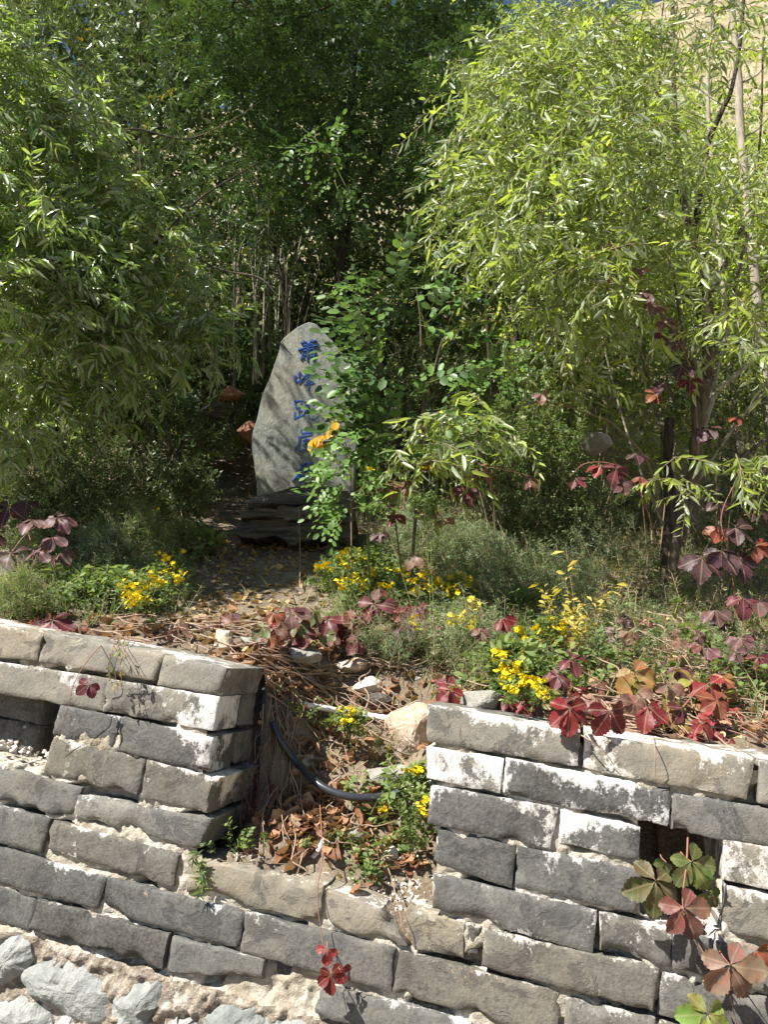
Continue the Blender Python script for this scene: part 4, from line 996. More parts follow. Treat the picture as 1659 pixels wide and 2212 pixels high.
for i, (px, py) in enumerate([(672, 950), (686, 944), (698, 940), (708, 936), (716, 928), (724, 924), (733, 922), (704, 944), (695, 950), (728, 906)]):
    v, tt, _ = place(OVA[i % 2], np.zeros((1, 3)), np.array([[-.25 + r.normal() * .1, -.2, -1.0]]), np.array([[r.normal() * .5, -1, .2]]), np.array([.062]), np.array([.075]))
    o = link('leaflet', mkmesh('leaflet', v, tt, np.full(len(v), r.uniform(0, 1)), smooth=True), M['yellowleaf'], t); o.location = Vector(at(px, py, b[1] - .02) - b)
limb(t, [(738, 920, b[1]), (716, 926, b[1]), (690, 940, b[1]), (668, 952, b[1])], .0015, .001, 'twig', 4, 'stem', 0)
for k, (px, py, sp, lab) in enumerate([(430, 1060, [(415, 985, 5, 25, 20), (430, 1020, 5, 20, 15), (400, 970, 4, 25, 15)], 'small dark locust seedling on the shaded floor left of the standing stone'),
                                      (280, 1000, [(300, 900, 12, 60, 40), (240, 860, 10, 60, 40), (340, 850, 9, 50, 30)], 'shaded locust shrub under the left willow'),
                                      (1130, 880, [(1090, 760, 12, 50, 30), (1150, 770, 12, 60, 30), (1180, 800, 8, 40, 30), (1080, 820, 10, 40, 30)], 'sunlit locust bush in the clearing right of the standing stone'),
                                      (720, 480, [(690, 310, 6, 25, 15), (720, 350, 8, 20, 35), (750, 400, 5, 20, 20), (660, 320, 4, 20, 15)], 'locust spray hanging from the canopy above the standing stone')]):
    yk = [5.2, 5.4, 4.6, 4.2][k]; b = at(px, py, yk)
    if k < 3: b[2] = float(terr(b[0], b[1], False))
    lv = [(px2 + rr.normal() * sx, py2 + rr.normal() * sy, yk + rr.normal() * .12, rr.uniform(0, 360)) for px2, py2, n, sx, sy in sp for _ in range(n)]
    st = [([(sp[0][0], sp[0][1] + 20, yk), (sp[0][0], sp[0][1], yk)], .006)] if k < 3 else []
    if k == 3: b = at(640, 250, 4.2); st = [([(690, 310, yk), (725, 360, yk), (755, 420, yk)], .006)]
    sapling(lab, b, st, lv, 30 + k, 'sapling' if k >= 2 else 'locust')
# ------------------------------------------------------------------ shrubs and herbs
def groundpt(px, py, y):
    p = at(px, py, y); return np.array([p[0], p[1], float(terr(p[0], p[1], False))])
HV = dict(
    gold=[herb_sprig(70 + i, .30, 26, .034, LOB, .8, 1.0) for i in range(5)],
    mug=[herb_sprig(i, .15, 44, .023, NEE, .6, .9) for i in range(6)],
    fine=[herb_sprig(10 + i, .12, 46, .017, NEE, .65, .9) for i in range(6)],
    feather=[herb_sprig(20 + i, .16, 50, .028, NEE, .36, .9) for i in range(6)],
    small=[herb_sprig(30 + i, .17, 32, .021, DIA, 1.0, .9) for i in range(6)],
    lobed=[herb_sprig(40 + i, .09, 16, .030, LOB, 1.2, 1.0) for i in range(6)],
    broad=[herb_sprig(50 + i, .30, 34, .048, DIA, 1.0, 1.0) for i in range(6)],
)
def herb(name, label, cat, px, py, rx, ry, y, dy, n, kind, mat, seed, sc=(.5, 1.4), up=.75, stems=8, stemmat='twig', group=None, cover=False):
    """a bushy plant whose foliage fills an ellipse of the picture at one distance"""
    if y > 4.05: n = int(n * .68); sc = (sc[0] * 1.15, sc[1] * 1.15)
    else: n = int(n * .85)
    if y < 4.05: y = float(gh(px, py + ry * .85)[1])
    g = groundpt(px, py + ry, y); t = thing(name, label, cat, tuple(g), group)
    P = blobs([(px, py, rx, ry, y, dy, n)], seed); r = np.random.default_rng(seed)
    gz = terr(P[:, 0], P[:, 1], False); P[:, 2] = np.maximum(P[:, 2], gz + r.uniform(0.0, .03, n))
    Rm = eul(r.uniform(0, 6.28, n), np.abs(r.normal(0, up, n)), r.normal(0, .2, n))
    S = r.uniform(*sc, n); P = P - np.einsum('nij,j->ni', Rm, np.array([0, 0, .06])) * S[:, None]
    scatter(t, HV[kind], [M[mat], M[stemmat]], P, Rm, S, 0, 'sprig', 'foliage', .15, seed)
    for k in range(stems):
        e = P[r.integers(n)]; b = g + np.array([r.normal() * .05, r.normal() * .05, -.03])
        V, T = tube(np.array([b, b * .5 + e * .5 + [r.normal() * .03, 0, .02], e]) - g, .005, .0016, 5, 5)
        link('stem', mkmesh('stem', V, T, smooth=True), M[stemmat], t)
    return t
for i, a in enumerate([
    ('mugwort_bush', 'pale grey-green mugwort clump right of the foot of the standing stone', 'bush', 915, 1165, 105, 75, 3.35, .22, 260, 'mug', 'mug'),
    ('shrub', 'dark small-leaved shrub filling the middle between the stone and the right willow', 'shrub', 1190, 1110, 165, 120, 3.8, .4, 620, 'small', 'shrubleaf'),
    ('mugwort_bush', 'grey-green mugwort bank under the right willow', 'bush', 1120, 1260, 190, 75, 3.15, .25, 460, 'mug', 'mug'),
    ('mugwort_bush', 'dense mugwort growth around the foot of the forked willow trunk', 'bush', 1310, 1210, 110, 90, 3.5, .25, 156, 'fine', 'mug'),
    ('feathery_herb', 'feathery bluish green herb above the head of the gap', 'herb', 870, 1395, 150, 45, 2.72, .14, 190, 'feather', 'mug'),
    ('feathery_herb', 'feathery green herb between the maroon creeper and the yellow flowers', 'herb', 1020, 1390, 90, 55, 2.68, .16, 110, 'feather', 'mug'),
    ('feathery_herb', 'pale feathery herb under the forked willow, above the pier', 'herb', 1260, 1335, 110, 35, 2.85, .15, 170, 'fine', 'mug'),
    ('feathery_herb', 'thin grey herb at the right edge beyond the red creeper', 'herb', 1600, 1430, 70, 40, 2.7, .12, 80, 'fine', 'mug'),
    ('feathery_herb', 'fine green herb at the left edge just above the brick coping', 'herb', 35, 1290, 70, 60, 2.85, .15, 240, 'fine', 'fresh'),
    ('mugwort_bush', 'silvery mugwort sprig left of the yellow flowers in the shade', 'bush', 225, 1185, 60, 50, 3.5, .15, 110, 'mug', 'mug'),
    ('herb_clump', 'green grassy herb clump behind the left yellow flowers', 'herb', 300, 1165, 110, 60, 3.7, .2, 240, 'feather', 'fresh'),
    ('herb_clump', 'leafy green herb in front of the left yellow flowers', 'herb', 235, 1275, 110, 40, 3.1, .15, 170, 'lobed', 'fresh'),
    ('herb_clump', 'green lobed herb with the row of yellow flowers by the path', 'herb', 790, 1245, 110, 45, 3.15, .15, 190, 'lobed', 'fresh'),
    ('herb_clump', 'bright green lobed herb beside the long yellow flower clump', 'herb', 1130, 1320, 55, 40, 2.8, .1, 60, 'lobed', 'fresh'),
    ('herb_clump', 'leafy green herb under the long yellow flower clump', 'herb', 1120, 1450, 75, 60, 2.55, .08, 130, 'lobed', 'fresh'),
    ('herb_clump', 'shaded herb at the left of the bare path', 'herb', 420, 1170, 60, 40, 4.2, .2, 70, 'lobed', 'fresh'),
    ('gold_herb', 'yellowing herb with lance shaped leaves on the right', 'herb', 1215, 1385, 80, 60, 2.6, .1, 13, 'gold', 'goldleaf'),
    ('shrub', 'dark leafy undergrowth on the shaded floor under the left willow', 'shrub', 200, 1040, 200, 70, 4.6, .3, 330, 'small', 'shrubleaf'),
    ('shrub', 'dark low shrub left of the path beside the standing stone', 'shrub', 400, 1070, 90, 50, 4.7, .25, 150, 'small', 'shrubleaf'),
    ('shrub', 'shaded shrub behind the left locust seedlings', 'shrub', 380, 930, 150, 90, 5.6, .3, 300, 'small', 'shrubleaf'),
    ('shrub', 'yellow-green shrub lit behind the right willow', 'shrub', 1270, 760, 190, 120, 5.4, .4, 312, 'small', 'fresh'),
    ('shrub', 'tangled shrub behind the forked trunk at the right edge', 'shrub', 1560, 860, 150, 150, 5.2, .4, 360, 'small', 'shrubleaf'),
    ('shrub', 'broad-leaved shrub up the bank in the middle distance', 'shrub', 1180, 560, 260, 150, 7.2, .6, 420, 'broad', 'willow2'),
    ('shrub', 'broad-leaved shrub behind the locust tree', 'shrub', 820, 640, 150, 130, 7.0, .5, 198, 'broad', 'shrubleaf'),
    ('shrub', 'dark shrub closing the view behind the standing stone', 'shrub', 860, 850, 190, 120, 5.3, .3, 420, 'small', 'shrubleaf'),
    ('shrub', 'shaded leafy shrub behind the heap left of the stone', 'shrub', 560, 700, 200, 150, 6.8, .4, 198, 'broad', 'shrubleaf'),
    ('shrub', 'big leafy bush on the slope at the far right', 'shrub', 1450, 330, 240, 160, 9.0, .8, 420, 'broad', 'willow2'),
    ('shrub', 'grey-green bush on the slope above the clearing', 'shrub', 1200, 250, 220, 170, 9.5, .8, 420, 'broad', 'willow'),
    ('shrub', 'yellow-green thicket on the bank between the two trees', 'shrub', 1150, 700, 160, 110, 5.8, .4, 276, 'small', 'fresh'),
    ('shrub', 'pale leafy thicket behind the forked trunk', 'shrub', 1420, 620, 200, 130, 6.2, .4, 460, 'broad', 'willow2'),
    ('shrub', 'leafy thicket at the right edge beyond the pale stems', 'shrub', 1640, 640, 160, 180, 6.0, .5, 420, 'broad', 'willow2'),
    ('shrub', 'dark thicket filling the gap left of the standing stone', 'shrub', 330, 800, 240, 130, 6.2, .4, 312, 'broad', 'shrubleaf'),
    ('shrub', 'small dark shrub behind the dusky creeper at the left', 'shrub', 150, 1130, 150, 60, 3.9, .2, 260, 'small', 'shrubleaf'),
    ('mugwort_bush', 'pale mugwort mound between the row of yellow flowers and the dark shrub', 'bush', 1010, 1195, 110, 55, 3.3, .2, 260, 'mug', 'mug'),
    ('shrub', 'sunlit low shrub right of the mugwort mound', 'shrub', 1290, 1090, 130, 80, 3.7, .25, 320, 'small', 'shrubleaf'),
    ('shrub', 'low leafy growth in the clearing below the sunlit locust bush', 'shrub', 1080, 960, 190, 80, 4.4, .3, 340, 'small', 'fresh'),
    ('shrub', 'dark bush left of the bare path beneath the willow', 'shrub', 60, 1040, 150, 110, 4.3, .3, 300, 'small', 'shrubleaf'),
    ('shrub', 'leafy undergrowth at the far left edge behind the willow', 'shrub', 60, 880, 200, 120, 5.4, .3, 360, 'broad', 'shrubleaf'),
    ('shrub', 'small-leaved bush at the right edge of the bank', 'shrub', 1600, 1120, 80, 110, 3.9, .25, 200, 'small', 'shrubleaf'),
]):
    herb(*a, 300 + i)

def cover(name, polys, kind, mat, seed, sc, up=.5, stemmat='twig'):
    r = np.random.default_rng(seed); X, Y = [], []
    for x0, x1, y0, y1, n in polys: X.append(r.uniform(x0, x1, n)); Y.append(r.uniform(y0, y1, n))
    X = np.concatenate(X); Y = np.concatenate(Y); k = (np.abs(X - 560) > 150 + (1330 - Y) * -.1) | (Y < 1060); P = ghb(X[k], Y[k]); n = len(P)
    u = (P - WO).dot(UU); s_ = (P - WO).dot(NN); keep = (s_ > THK + .01) | ((u > uga + .03) & (u < ugb - .03)); P = P[keep]; n = len(P)
    Rm = eul(r.uniform(0, 6.28, n), np.abs(r.normal(0, up, n)), r.normal(0, .2, n)); V = HV[kind]
    t = bpy.data.objects.new('tmp', None); o = scatter(t, V, [M[mat], M[stemmat]], P - [0, 0, .01], Rm, r.uniform(*sc, n), 0, 'sprig', name, .16, seed)
    o.parent = None; bpy.data.objects.remove(t); return o
cover('weeds', [(620, 1660, 1060, 1330, 620), (0, 420, 1080, 1320, 330), (830, 1300, 1330, 1460, 160), (1300, 1660, 1330, 1480, 110)], 'mug', 'mug', 801, (.5, 1.3))
cover('fine_weeds', [(640, 1660, 1080, 1400, 420), (0, 420, 1180, 1345, 240), (950, 1200, 1400, 1500, 60)], 'fine', 'mug', 802, (.6, 1.4))
cover('leafy_weeds', [(620, 1660, 1040, 1400, 480), (0, 430, 1050, 1340, 260), (1000, 1650, 1400, 1540, 110), (620, 900, 1700, 1900, 34)], 'lobed', 'fresh', 803, (.6, 1.4))
cover('dark_weeds', [(800, 1660, 960, 1260, 620), (0, 480, 930, 1200, 560)], 'small', 'shrubleaf', 804, (.6, 1.4))
cover('wispy_weeds', [(620, 1660, 1120, 1420, 260), (0, 420, 1150, 1340, 110), (700, 1000, 1370, 1440, 60)], 'feather', 'fresh', 805, (.6, 1.2))
cover('dry_weeds', [(1000, 1660, 1000, 1420, 300), (640, 1000, 1100, 1330, 80)], 'fine', 'drygrass', 806, (.8, 2.0), .7, 'drytwig')
# ------------------------------------------------------------------ yellow flowers
def flower_mesh(seed):
    r = np.random.default_rng(seed); V, T, o = [], [], 0
    for k in range(12):                                     # rays
        th = 2 * math.pi * k / 12 + r.normal() * .1; c, s = math.cos(th), math.sin(th); w = .2; zt = r.uniform(-.1, .25)
        q = np.array([[c * .25 + s * .08, s * .25 - c * .08, .12], [c * .7 + s * w, s * .7 - c * w, .2 + zt], [c, s, .1 + zt], [c * .7 - s * w, s * .7 + c * w, .2 + zt], [c * .25 - s * .08, s * .25 + c * .08, .12]])
        V.append(q); T += [(o, o + 1, o + 2), (o, o + 2, o + 3), (o, o + 3, o + 4)]; o += 5
    n = 8
    ring = np.array([[.42 * math.cos(a), .42 * math.sin(a), .18] for a in np.linspace(0, 6.283, n, endpoint=False)])
    V.append(ring); V.append(np.array([[0, 0, .42]])); V.append(np.array([[0, 0, -.25]]))
    for k in range(n): T += [(o + k, o + (k + 1) % n, o + n), (o + (k + 1) % n, o + k, o + n + 1)]
    return np.vstack(V), np.array(T)
FM = []
for k in range(4):
    v, t = flower_mesh(k); me = mkmesh('flower_head', v, t); me.materials.append(M['petal']); FM.append(me)
def chrys(label, cx, cy, clusters, y=None, lift=.12, seed=0, rad=.0115, leaves=26):
    b = gh(cx, cy, 0.0) if y is None else groundpt(cx, cy, y); t = thing('yellow_chrysanthemum', label, 'flower', tuple(b), 'wild yellow chrysanthemums')
    r = np.random.default_rng(seed); H = []
    for px, py, sx, sy, n in clusters:
        yk = (gh(px, py + lift * 420)[1] - .22 if y is None else y)
        c0 = at(px, py + sy, yk)
        V, T = tube(np.array([b + [r.normal() * .01, r.normal() * .01, -.02], (b + c0) / 2 + [r.normal() * .01, .01, .01], c0]) - b, .0022, .0014, 5, 5)
        link('stem', mkmesh('stem', V, T, smooth=True), M['greenstem'], t)
        for _ in range(int(n * 2.2)):
            o = bpy.data.objects.new('flower_head', FM[r.integers(4)]); COL.objects.link(o); o.parent = t
            p = at(px + r.normal() * sx, py + r.normal() * sy, yk - r.uniform(0, .04)); o.location = Vector(p - b); H.append(p)
            o.rotation_euler = (r.uniform(.1, 1.1), r.normal() * .35, r.uniform(0, 6)); s = rad * r.uniform(.75, 1.25); o.scale = (s, s, s)
    H = np.array(H); n = leaves; P = H[r.integers(0, len(H), n)] * .8 + b * .2 + r.normal(0, .02, (n, 3)) - [0, 0, .03]
    Rm = eul(r.uniform(0, 6.28, n), np.abs(r.normal(0, .5, n)), r.normal(0, .3, n))
    scatter(t, HV['lobed'], [M['fresh'], M['greenstem']], P, Rm, r.uniform(.4, .8, n), 0, 'sprig', 'foliage', .15, seed)
for i, a in enumerate([
    ('yellow chrysanthemum leaning from the left bank, lowest and densest clump there', 300, 1320, [(275, 1270, 10, 12, 9), (300, 1290, 12, 12, 10), (318, 1268, 8, 10, 7), (285, 1300, 9, 8, 6)]),
    ('tall yellow chrysanthemum spray between the left clump and the bare path', 375, 1300, [(350, 1205, 7, 10, 6), (365, 1230, 8, 12, 9), (385, 1245, 7, 10, 8), (345, 1258, 10, 6, 6), (395, 1190, 4, 4, 3)]),
    ('small half shaded yellow chrysanthemum under the left willow', 265, 1180, [(260, 1108, 8, 4, 4), (245, 1112, 4, 4, 2), (335, 1100, 4, 4, 2)]),
    ('yellow chrysanthemum at the left end of the row beside the path', 700, 1270, [(690, 1225, 8, 6, 7), (715, 1228, 4, 6, 3), (738, 1200, 9, 7, 8), (745, 1218, 7, 5, 5)]),
    ('yellow chrysanthemum in the row above the maroon creeper leaves', 800, 1290, [(780, 1205, 6, 8, 7), (762, 1252, 8, 6, 6), (805, 1236, 8, 5, 7), (785, 1262, 6, 5, 4), (740, 1265, 8, 6, 5), (858, 1232, 9, 5, 6)]),
    ('yellow chrysanthemum above the two large maroon creeper leaves', 900, 1300, [(890, 1250, 12, 7, 10), (925, 1238, 8, 6, 6), (935, 1262, 10, 6, 7), (830, 1265, 12, 4, 7), (905, 1275, 12, 5, 6)]),
    ('dense yellow chrysanthemum at the right end of the row', 1000, 1340, [(985, 1252, 12, 8, 11), (1012, 1262, 9, 9, 9), (975, 1275, 9, 6, 7), (1020, 1305, 8, 7, 7)]),
    ('yellow chrysanthemum amid the feathery herb', 1010, 1390, [(985, 1340, 9, 7, 8), (1015, 1345, 7, 9, 7), (895, 1345, 5, 7, 4)]),
    ('long yellow chrysanthemum clump left of the yellowing herb', 1110, 1490, [(1125, 1365, 6, 8, 6), (1145, 1390, 9, 9, 9), (1075, 1415, 9, 7, 9), (1100, 1408, 8, 6, 6), (1135, 1418, 8, 9, 9), (1090, 1440, 8, 10, 9), (1120, 1445, 8, 8, 8)]),
    ('lowest yellow chrysanthemum spilling down to the grey angular rock', 1130, 1520, [(1095, 1465, 9, 8, 8), (1130, 1475, 10, 8, 10), (1160, 1478, 9, 8, 8), (1105, 1490, 8, 5, 5), (1175, 1500, 7, 5, 4)]),
    ('yellow chrysanthemum bud pair beside the yellowing herb', 1180, 1400, [(1190, 1345, 8, 6, 7), (1160, 1360, 4, 5, 3), (1215, 1360, 6, 5, 4)]),
    ('single yellow chrysanthemum head above the white pipe in the gap', 752, 1600, [(755, 1540, 8, 9, 12), (748, 1558, 8, 6, 7), (731, 1532, 4, 3, 2)]),
    ('yellow chrysanthemum head by the right end of the black hose', 890, 1720, [(890, 1668, 11, 6, 10), (905, 1660, 6, 5, 5)]),
    ('small yellow chrysanthemum tucked against the right brick pier in the gap', 915, 1770, [(920, 1728, 5, 5, 4), (912, 1745, 5, 8, 5), (922, 1762, 3, 4, 2), (820, 1745, 5, 4, 2)]),
    ('tiny yellow chrysanthemum between brown creeper leaves in the middle', 930, 1040, [(912, 1010, 6, 4, 4), (935, 1012, 6, 4, 4), (800, 1012, 8, 3, 3)]),
]):
    chrys(*a, seed=700 + i, rad=(.0118 if i < 11 else .0082), lift=(.13 if i < 8 else .10 if i < 11 else .04), y=(3.0 if i == 14 else None))

# ------------------------------------------------------------------ virginia creeper
def leaflet_mesh(seed):
    r = np.random.default_rng(seed); nx_ = 16; V, L = [], []
    for i in range(nx_ + 1):
        x = i / nx_; w = .355 * (math.sin(math.pi * x ** 1.2) ** .9) * (1 if x < .96 else .6)
        if 0 < i < nx_: w *= (1.07 if i % 2 else .95)
        if i in (0, nx_): w = .012 if i == 0 else 0.004
        zc = -(.12 + .07 * (seed % 4)) * x * x + .03 * math.sin(x * 7 + seed)
        for j, f in enumerate((-1, -.5, 0, .5, 1)):
            z = zc + (.15 + .16 * (seed % 3)) * w * abs(f) ** 1.3 + .012 * math.sin(x * 19 + abs(f) * 4 + seed) * abs(f)
            V.append((x + (.035 if (i % 2 and abs(f) == 1) else 0) + .05 * abs(f) * w, f * w, z)); L.append((x, f * w, 0))
    T = []
    for i in range(nx_):
        for j in range(4):
            a = i * 5 + j; T += [(a, a + 5, a + 6), (a, a + 6, a + 1)]
    return mkmesh('leaflet', V, T, smooth=True, lv=L)
LM = [leaflet_mesh(i) for i in range(5)]
for me in LM: me.materials.append(M['creeper'])
CC = dict(red=(.135, .016, .018), dred=(.09, .013, .016), maroon=(.10, .026, .034), purple=(.115, .06, .068), dpurple=(.05, .024, .029), olive=(.19, .18, .04), orange=(.26, .145, .055), green=(.105, .15, .045),
          brgreen=(.10, .12, .045), brown=(.15, .08, .058), pink=(.25, .035, .042), lgreen=(.17, .25, .06), pale=(.20, .145, .10), rust=(.17, .055, .028))
def cleaf(vine, loc, px, py, rpx, col, y=None, lift=.06, roll=0.0, face=(.0, -.75, .65), nl=5, r=None, droop=.30, jit=.25):
    """one palmate leaf: a petiole (part) carrying its leaflets (sub-parts)"""
    if y is None and py < 1425 and px > 540: lift += .10
    p = at(px, py, y) if y is not None else gh(px, py, lift)
    n = norm(np.asarray(face) + r.normal(0, jit, 3) * .6)
    dn = np.array([math.sin(R(roll)), 0, -math.cos(R(roll))]); ax = norm(dn - n * dn.dot(n)); sd = np.cross(n, ax)
    L = rpx * .92 * p[1] / FPX
    back = p - ax * L * .35 - n * L * .55
    V, T = tube(np.array([back, (back + p) / 2 - n * L * .1, p]) - loc, .0017, .0012, 5, 4)
    lf = link('leaf', mkmesh('petiole', V, T, smooth=True), M['vine'], vine)
    angs = {5: (-124, -62, 0, 62, 124), 4: (-100, -35, 35, 95), 3: (-62, 0, 62), 2: (-30, 40)}[nl]; szs = {5: (.68, .92, 1, .92, .68), 4: (.8, 1, 1, .8), 3: (.85, 1, .85), 2: (1, .9)}[nl]
    for a, s in zip(angs, szs):
        a = R(a + r.normal() * 7); d = ax * math.cos(a) + sd * math.sin(a); dd = norm(d - n * abs(r.normal(droop, .14))); s2 = norm(np.cross(n, dd)); n2 = np.cross(dd, s2)
        tw = r.normal() * .25; s2, n2 = s2 * math.cos(tw) + n2 * math.sin(tw), n2 * math.cos(tw) - s2 * math.sin(tw)
        s *= r.uniform(.9, 1.08) * L
        o = bpy.data.objects.new('leaflet', LM[r.integers(5)]); COL.objects.link(o); o.parent = lf
        Mx = Matrix(np.stack([dd * s, s2 * s, n2 * s], 1).tolist()).to_4x4(); Mx.translation = Vector(p - loc + dd * s * .04); o.matrix_local = Mx
        c = np.array(CC[col]) * r.uniform(.8, 1.22) * np.array([1, r.uniform(.8, 1.25), 1]); o.color = (*c, 1)
    return p
def vine(label, stems, leaves, seed, rad=.0026, cat='creeper', mat='vine'):
    b = stems[0][0] if not isinstance(stems[0][0], tuple) else at(*stems[0][0]); loc = np.array(b)
    t = thing('virginia_creeper', label, cat, tuple(loc), 'virginia creepers'); r = np.random.default_rng(seed)
    for st in stems:
        P = np.array([at(*p) if isinstance(p, tuple) else p for p in st]) - loc
        V, T = tube(P, rad, rad * .5, 5, 8); link('stem', mkmesh('stem', V, T, smooth=True), M[mat], t)
    for a in leaves:
        kw = a[4] if len(a) > 4 else {}
        cleaf(t, loc, a[0], a[1], a[2], a[3], r=r, **kw)
    return t
G = lambda px, py, l=.03: gh(px, py, l)
HANG = dict(face=(.05, -1, .25), droop=.2)
def Wf(px, py, s): u, z = wuz(px, py); return wpt(u, z, s)
def onw(px, py, h):                                        # distance of a point h metres in front of the wall face
    d = ray(px, py); t = ((WO - NN * h - CAM).dot(NN)) / d.dot(NN); return (d * t)[1]
vine('creeper with greenish brown leaves hanging out of the right drain hole', [[Wf(1500, 1790, .1), Wf(1480, 1850, -.04), Wf(1470, 1950, -.07), Wf(1520, 2050, -.08), Wf(1560, 2110, -.08), Wf(1590, 2230, -.05)]],
     [(1418, 1903, 78, 'brgreen', dict(y=onw(1418, 1903, .08), roll=-10, **HANG)), (1495, 1862, 64, 'green', dict(y=onw(1495, 1862, .05), roll=25, **HANG)), (1478, 1962, 72, 'brown', dict(y=onw(1478, 1962, .10), roll=20, **HANG)),
      (1578, 2085, 82, 'pale', dict(y=onw(1578, 2085, .10), roll=25, **HANG)), (1632, 2052, 45, 'rust', dict(y=onw(1632, 2052, .06), roll=40, nl=3, **HANG)), (1530, 2190, 70, 'lgreen', dict(y=onw(1530, 2190, .06), roll=-15, **HANG)),
      (1440, 1862, 40, 'green', dict(y=onw(1440, 1862, .01), roll=-30, nl=3, **HANG)), (1530, 1925, 40, 'green', dict(y=onw(1530, 1925, .0), roll=30, nl=3, **HANG))], 1)
vine('thin creeper shoot hanging down the sill with two small red leaves', [[G(690, 1720), Wf(688, 1850, .03), Wf(690, 1930, -.02), Wf(705, 2020, -.035), Wf(708, 2060, -.045), Wf(715, 2110, -.05)]],
     [(706, 2050, 33, 'pink', dict(y=onw(706, 2050, .045), roll=-5, nl=3, **HANG)), (715, 2104, 40, 'red', dict(y=onw(715, 2104, .06), roll=0, nl=5, **HANG)), (735, 2095, 26, 'red', dict(y=onw(735, 2095, .05), roll=50, nl=2, **HANG))], 2, .0018)
vine('small dried maroon creeper leaf dangling before the left brick pier', [[G(250, 1370), Wf(225, 1400, -.03), Wf(205, 1440, -.06), Wf(190, 1475, -.07), Wf(170, 1520, -.05), Wf(128, 1605, -.02)]],
     [(192, 1478, 34, 'maroon', dict(y=onw(192, 1478, .07), roll=-20, nl=4, face=(.3, -.7, .5)))], 3, .0016)
vine('deep red creeper leaves drooping over the middle of the right coping', [[G(1090, 1500), G(1180, 1505), G(1250, 1520), G(1330, 1530)]],
     [(1232, 1530, 62, 'red', dict(y=onw(1232, 1530, .03), roll=5, **HANG)), (1318, 1535, 62, 'dred', dict(y=onw(1318, 1535, .02), roll=5, nl=4, **HANG)), (1280, 1500, 40, 'brown', dict(roll=0))], 4)
vine('olive and orange creeper leaves above the right coping', [[G(1240, 1480), G(1330, 1470), G(1400, 1490), G(1500, 1520), G(1640, 1590)], [G(1400, 1490), G(1430, 1460, .08), G(1445, 1540, .08)]],
     [(1372, 1452, 66, 'orange', dict(roll=20, lift=.1)), (1440, 1540, 66, 'olive', dict(roll=25, lift=.06)), (1430, 1515, 46, 'lgreen', dict(roll=60, nl=3, lift=.06)), (1315, 1465, 40, 'pale', dict(lift=.05)), (1290, 1480, 38, 'brown', dict(lift=.05, roll=15)), (1465, 1440, 46, 'purple', dict(lift=.08, roll=-10))], 5)
vine('scarlet and olive creeper leaf near the right edge above the coping', [[G(1450, 1560), G(1500, 1500, .08), G(1540, 1470, .1), G(1600, 1420)]],
     [(1535, 1478, 66, 'pink', dict(roll=20, lift=.1, nl=4)), (1500, 1470, 52, 'olive', dict(roll=200, lift=.1, nl=3)), (1560, 1490, 46, 'rust', dict(roll=60, lift=.08, nl=3))], 6)
vine('small red creeper leaves beside the grey angular rock', [[G(930, 1470), G(980, 1480), G(1060, 1500), G(1110, 1510)]],
     [(972, 1490, 44, 'red', dict(y=2.36, roll=-10, nl=4)), (965, 1480, 34, 'dred', dict(y=2.4, roll=190, nl=2)), (1095, 1510, 36, 'dred', dict(lift=.05, roll=-20, nl=3)), (1128, 1515, 38, 'red', dict(lift=.05, roll=30, nl=3))], 7)
vine('maroon creeper spread over the bank below the row of yellow flowers', [[G(610, 1370), G(700, 1350), G(790, 1330), G(890, 1320), G(980, 1340)], [G(790, 1330), G(820, 1300, .08)]],
     [(808, 1305, 66, 'maroon', dict(lift=.10, roll=20)), (765, 1345, 60, 'red', dict(lift=.08, roll=-30)), (900, 1310, 62, 'maroon', dict(lift=.10, roll=-10)), (905, 1290, 46, 'brgreen', dict(lift=.12, roll=190, nl=2)), (712, 1342, 44, 'maroon', dict(lift=.05, roll=-70)), (870, 1345, 50, 'purple', dict(lift=.07, roll=30)),
      (935, 1350, 44, 'red', dict(lift=.07, roll=0, nl=3)), (840, 1360, 44, 'pale', dict(lift=.05, roll=30)), (990, 1330, 40, 'maroon', dict(lift=.08, roll=60, nl=3)), (1085, 1335, 40, 'red', dict(lift=.08, roll=20, nl=3)), (960, 1400, 40, 'brgreen', dict(lift=.04, roll=-20, nl=3))], 8)
vine('faded pink creeper at the end of the bare path', [[G(460, 1360), G(540, 1345), G(600, 1330), G(650, 1345)]],
     [(628, 1322, 52, 'purple', dict(lift=.07, roll=10)), (600, 1350, 38, 'red', dict(lift=.05, roll=-40, nl=3)), (640, 1350, 36, 'brgreen', dict(lift=.05, roll=40, nl=3)), (476, 1330, 38, 'pale', dict(lift=.07, roll=-10, nl=3)), (385, 1352, 40, 'pale', dict(lift=.06, roll=10, nl=4)), (500, 1325, 32, 'purple', dict(lift=.06, nl=2))], 9)
vine('rust and maroon creeper leaf lying on the left coping', [[G(40, 1340), G(90, 1338), G(150, 1345)]], [(112, 1340, 66, 'maroon', dict(lift=.07, roll=10)), (80, 1345, 44, 'rust', dict(lift=.05, roll=-70, nl=3)), (170, 1350, 30, 'brown', dict(lift=.04, nl=3))], 10)
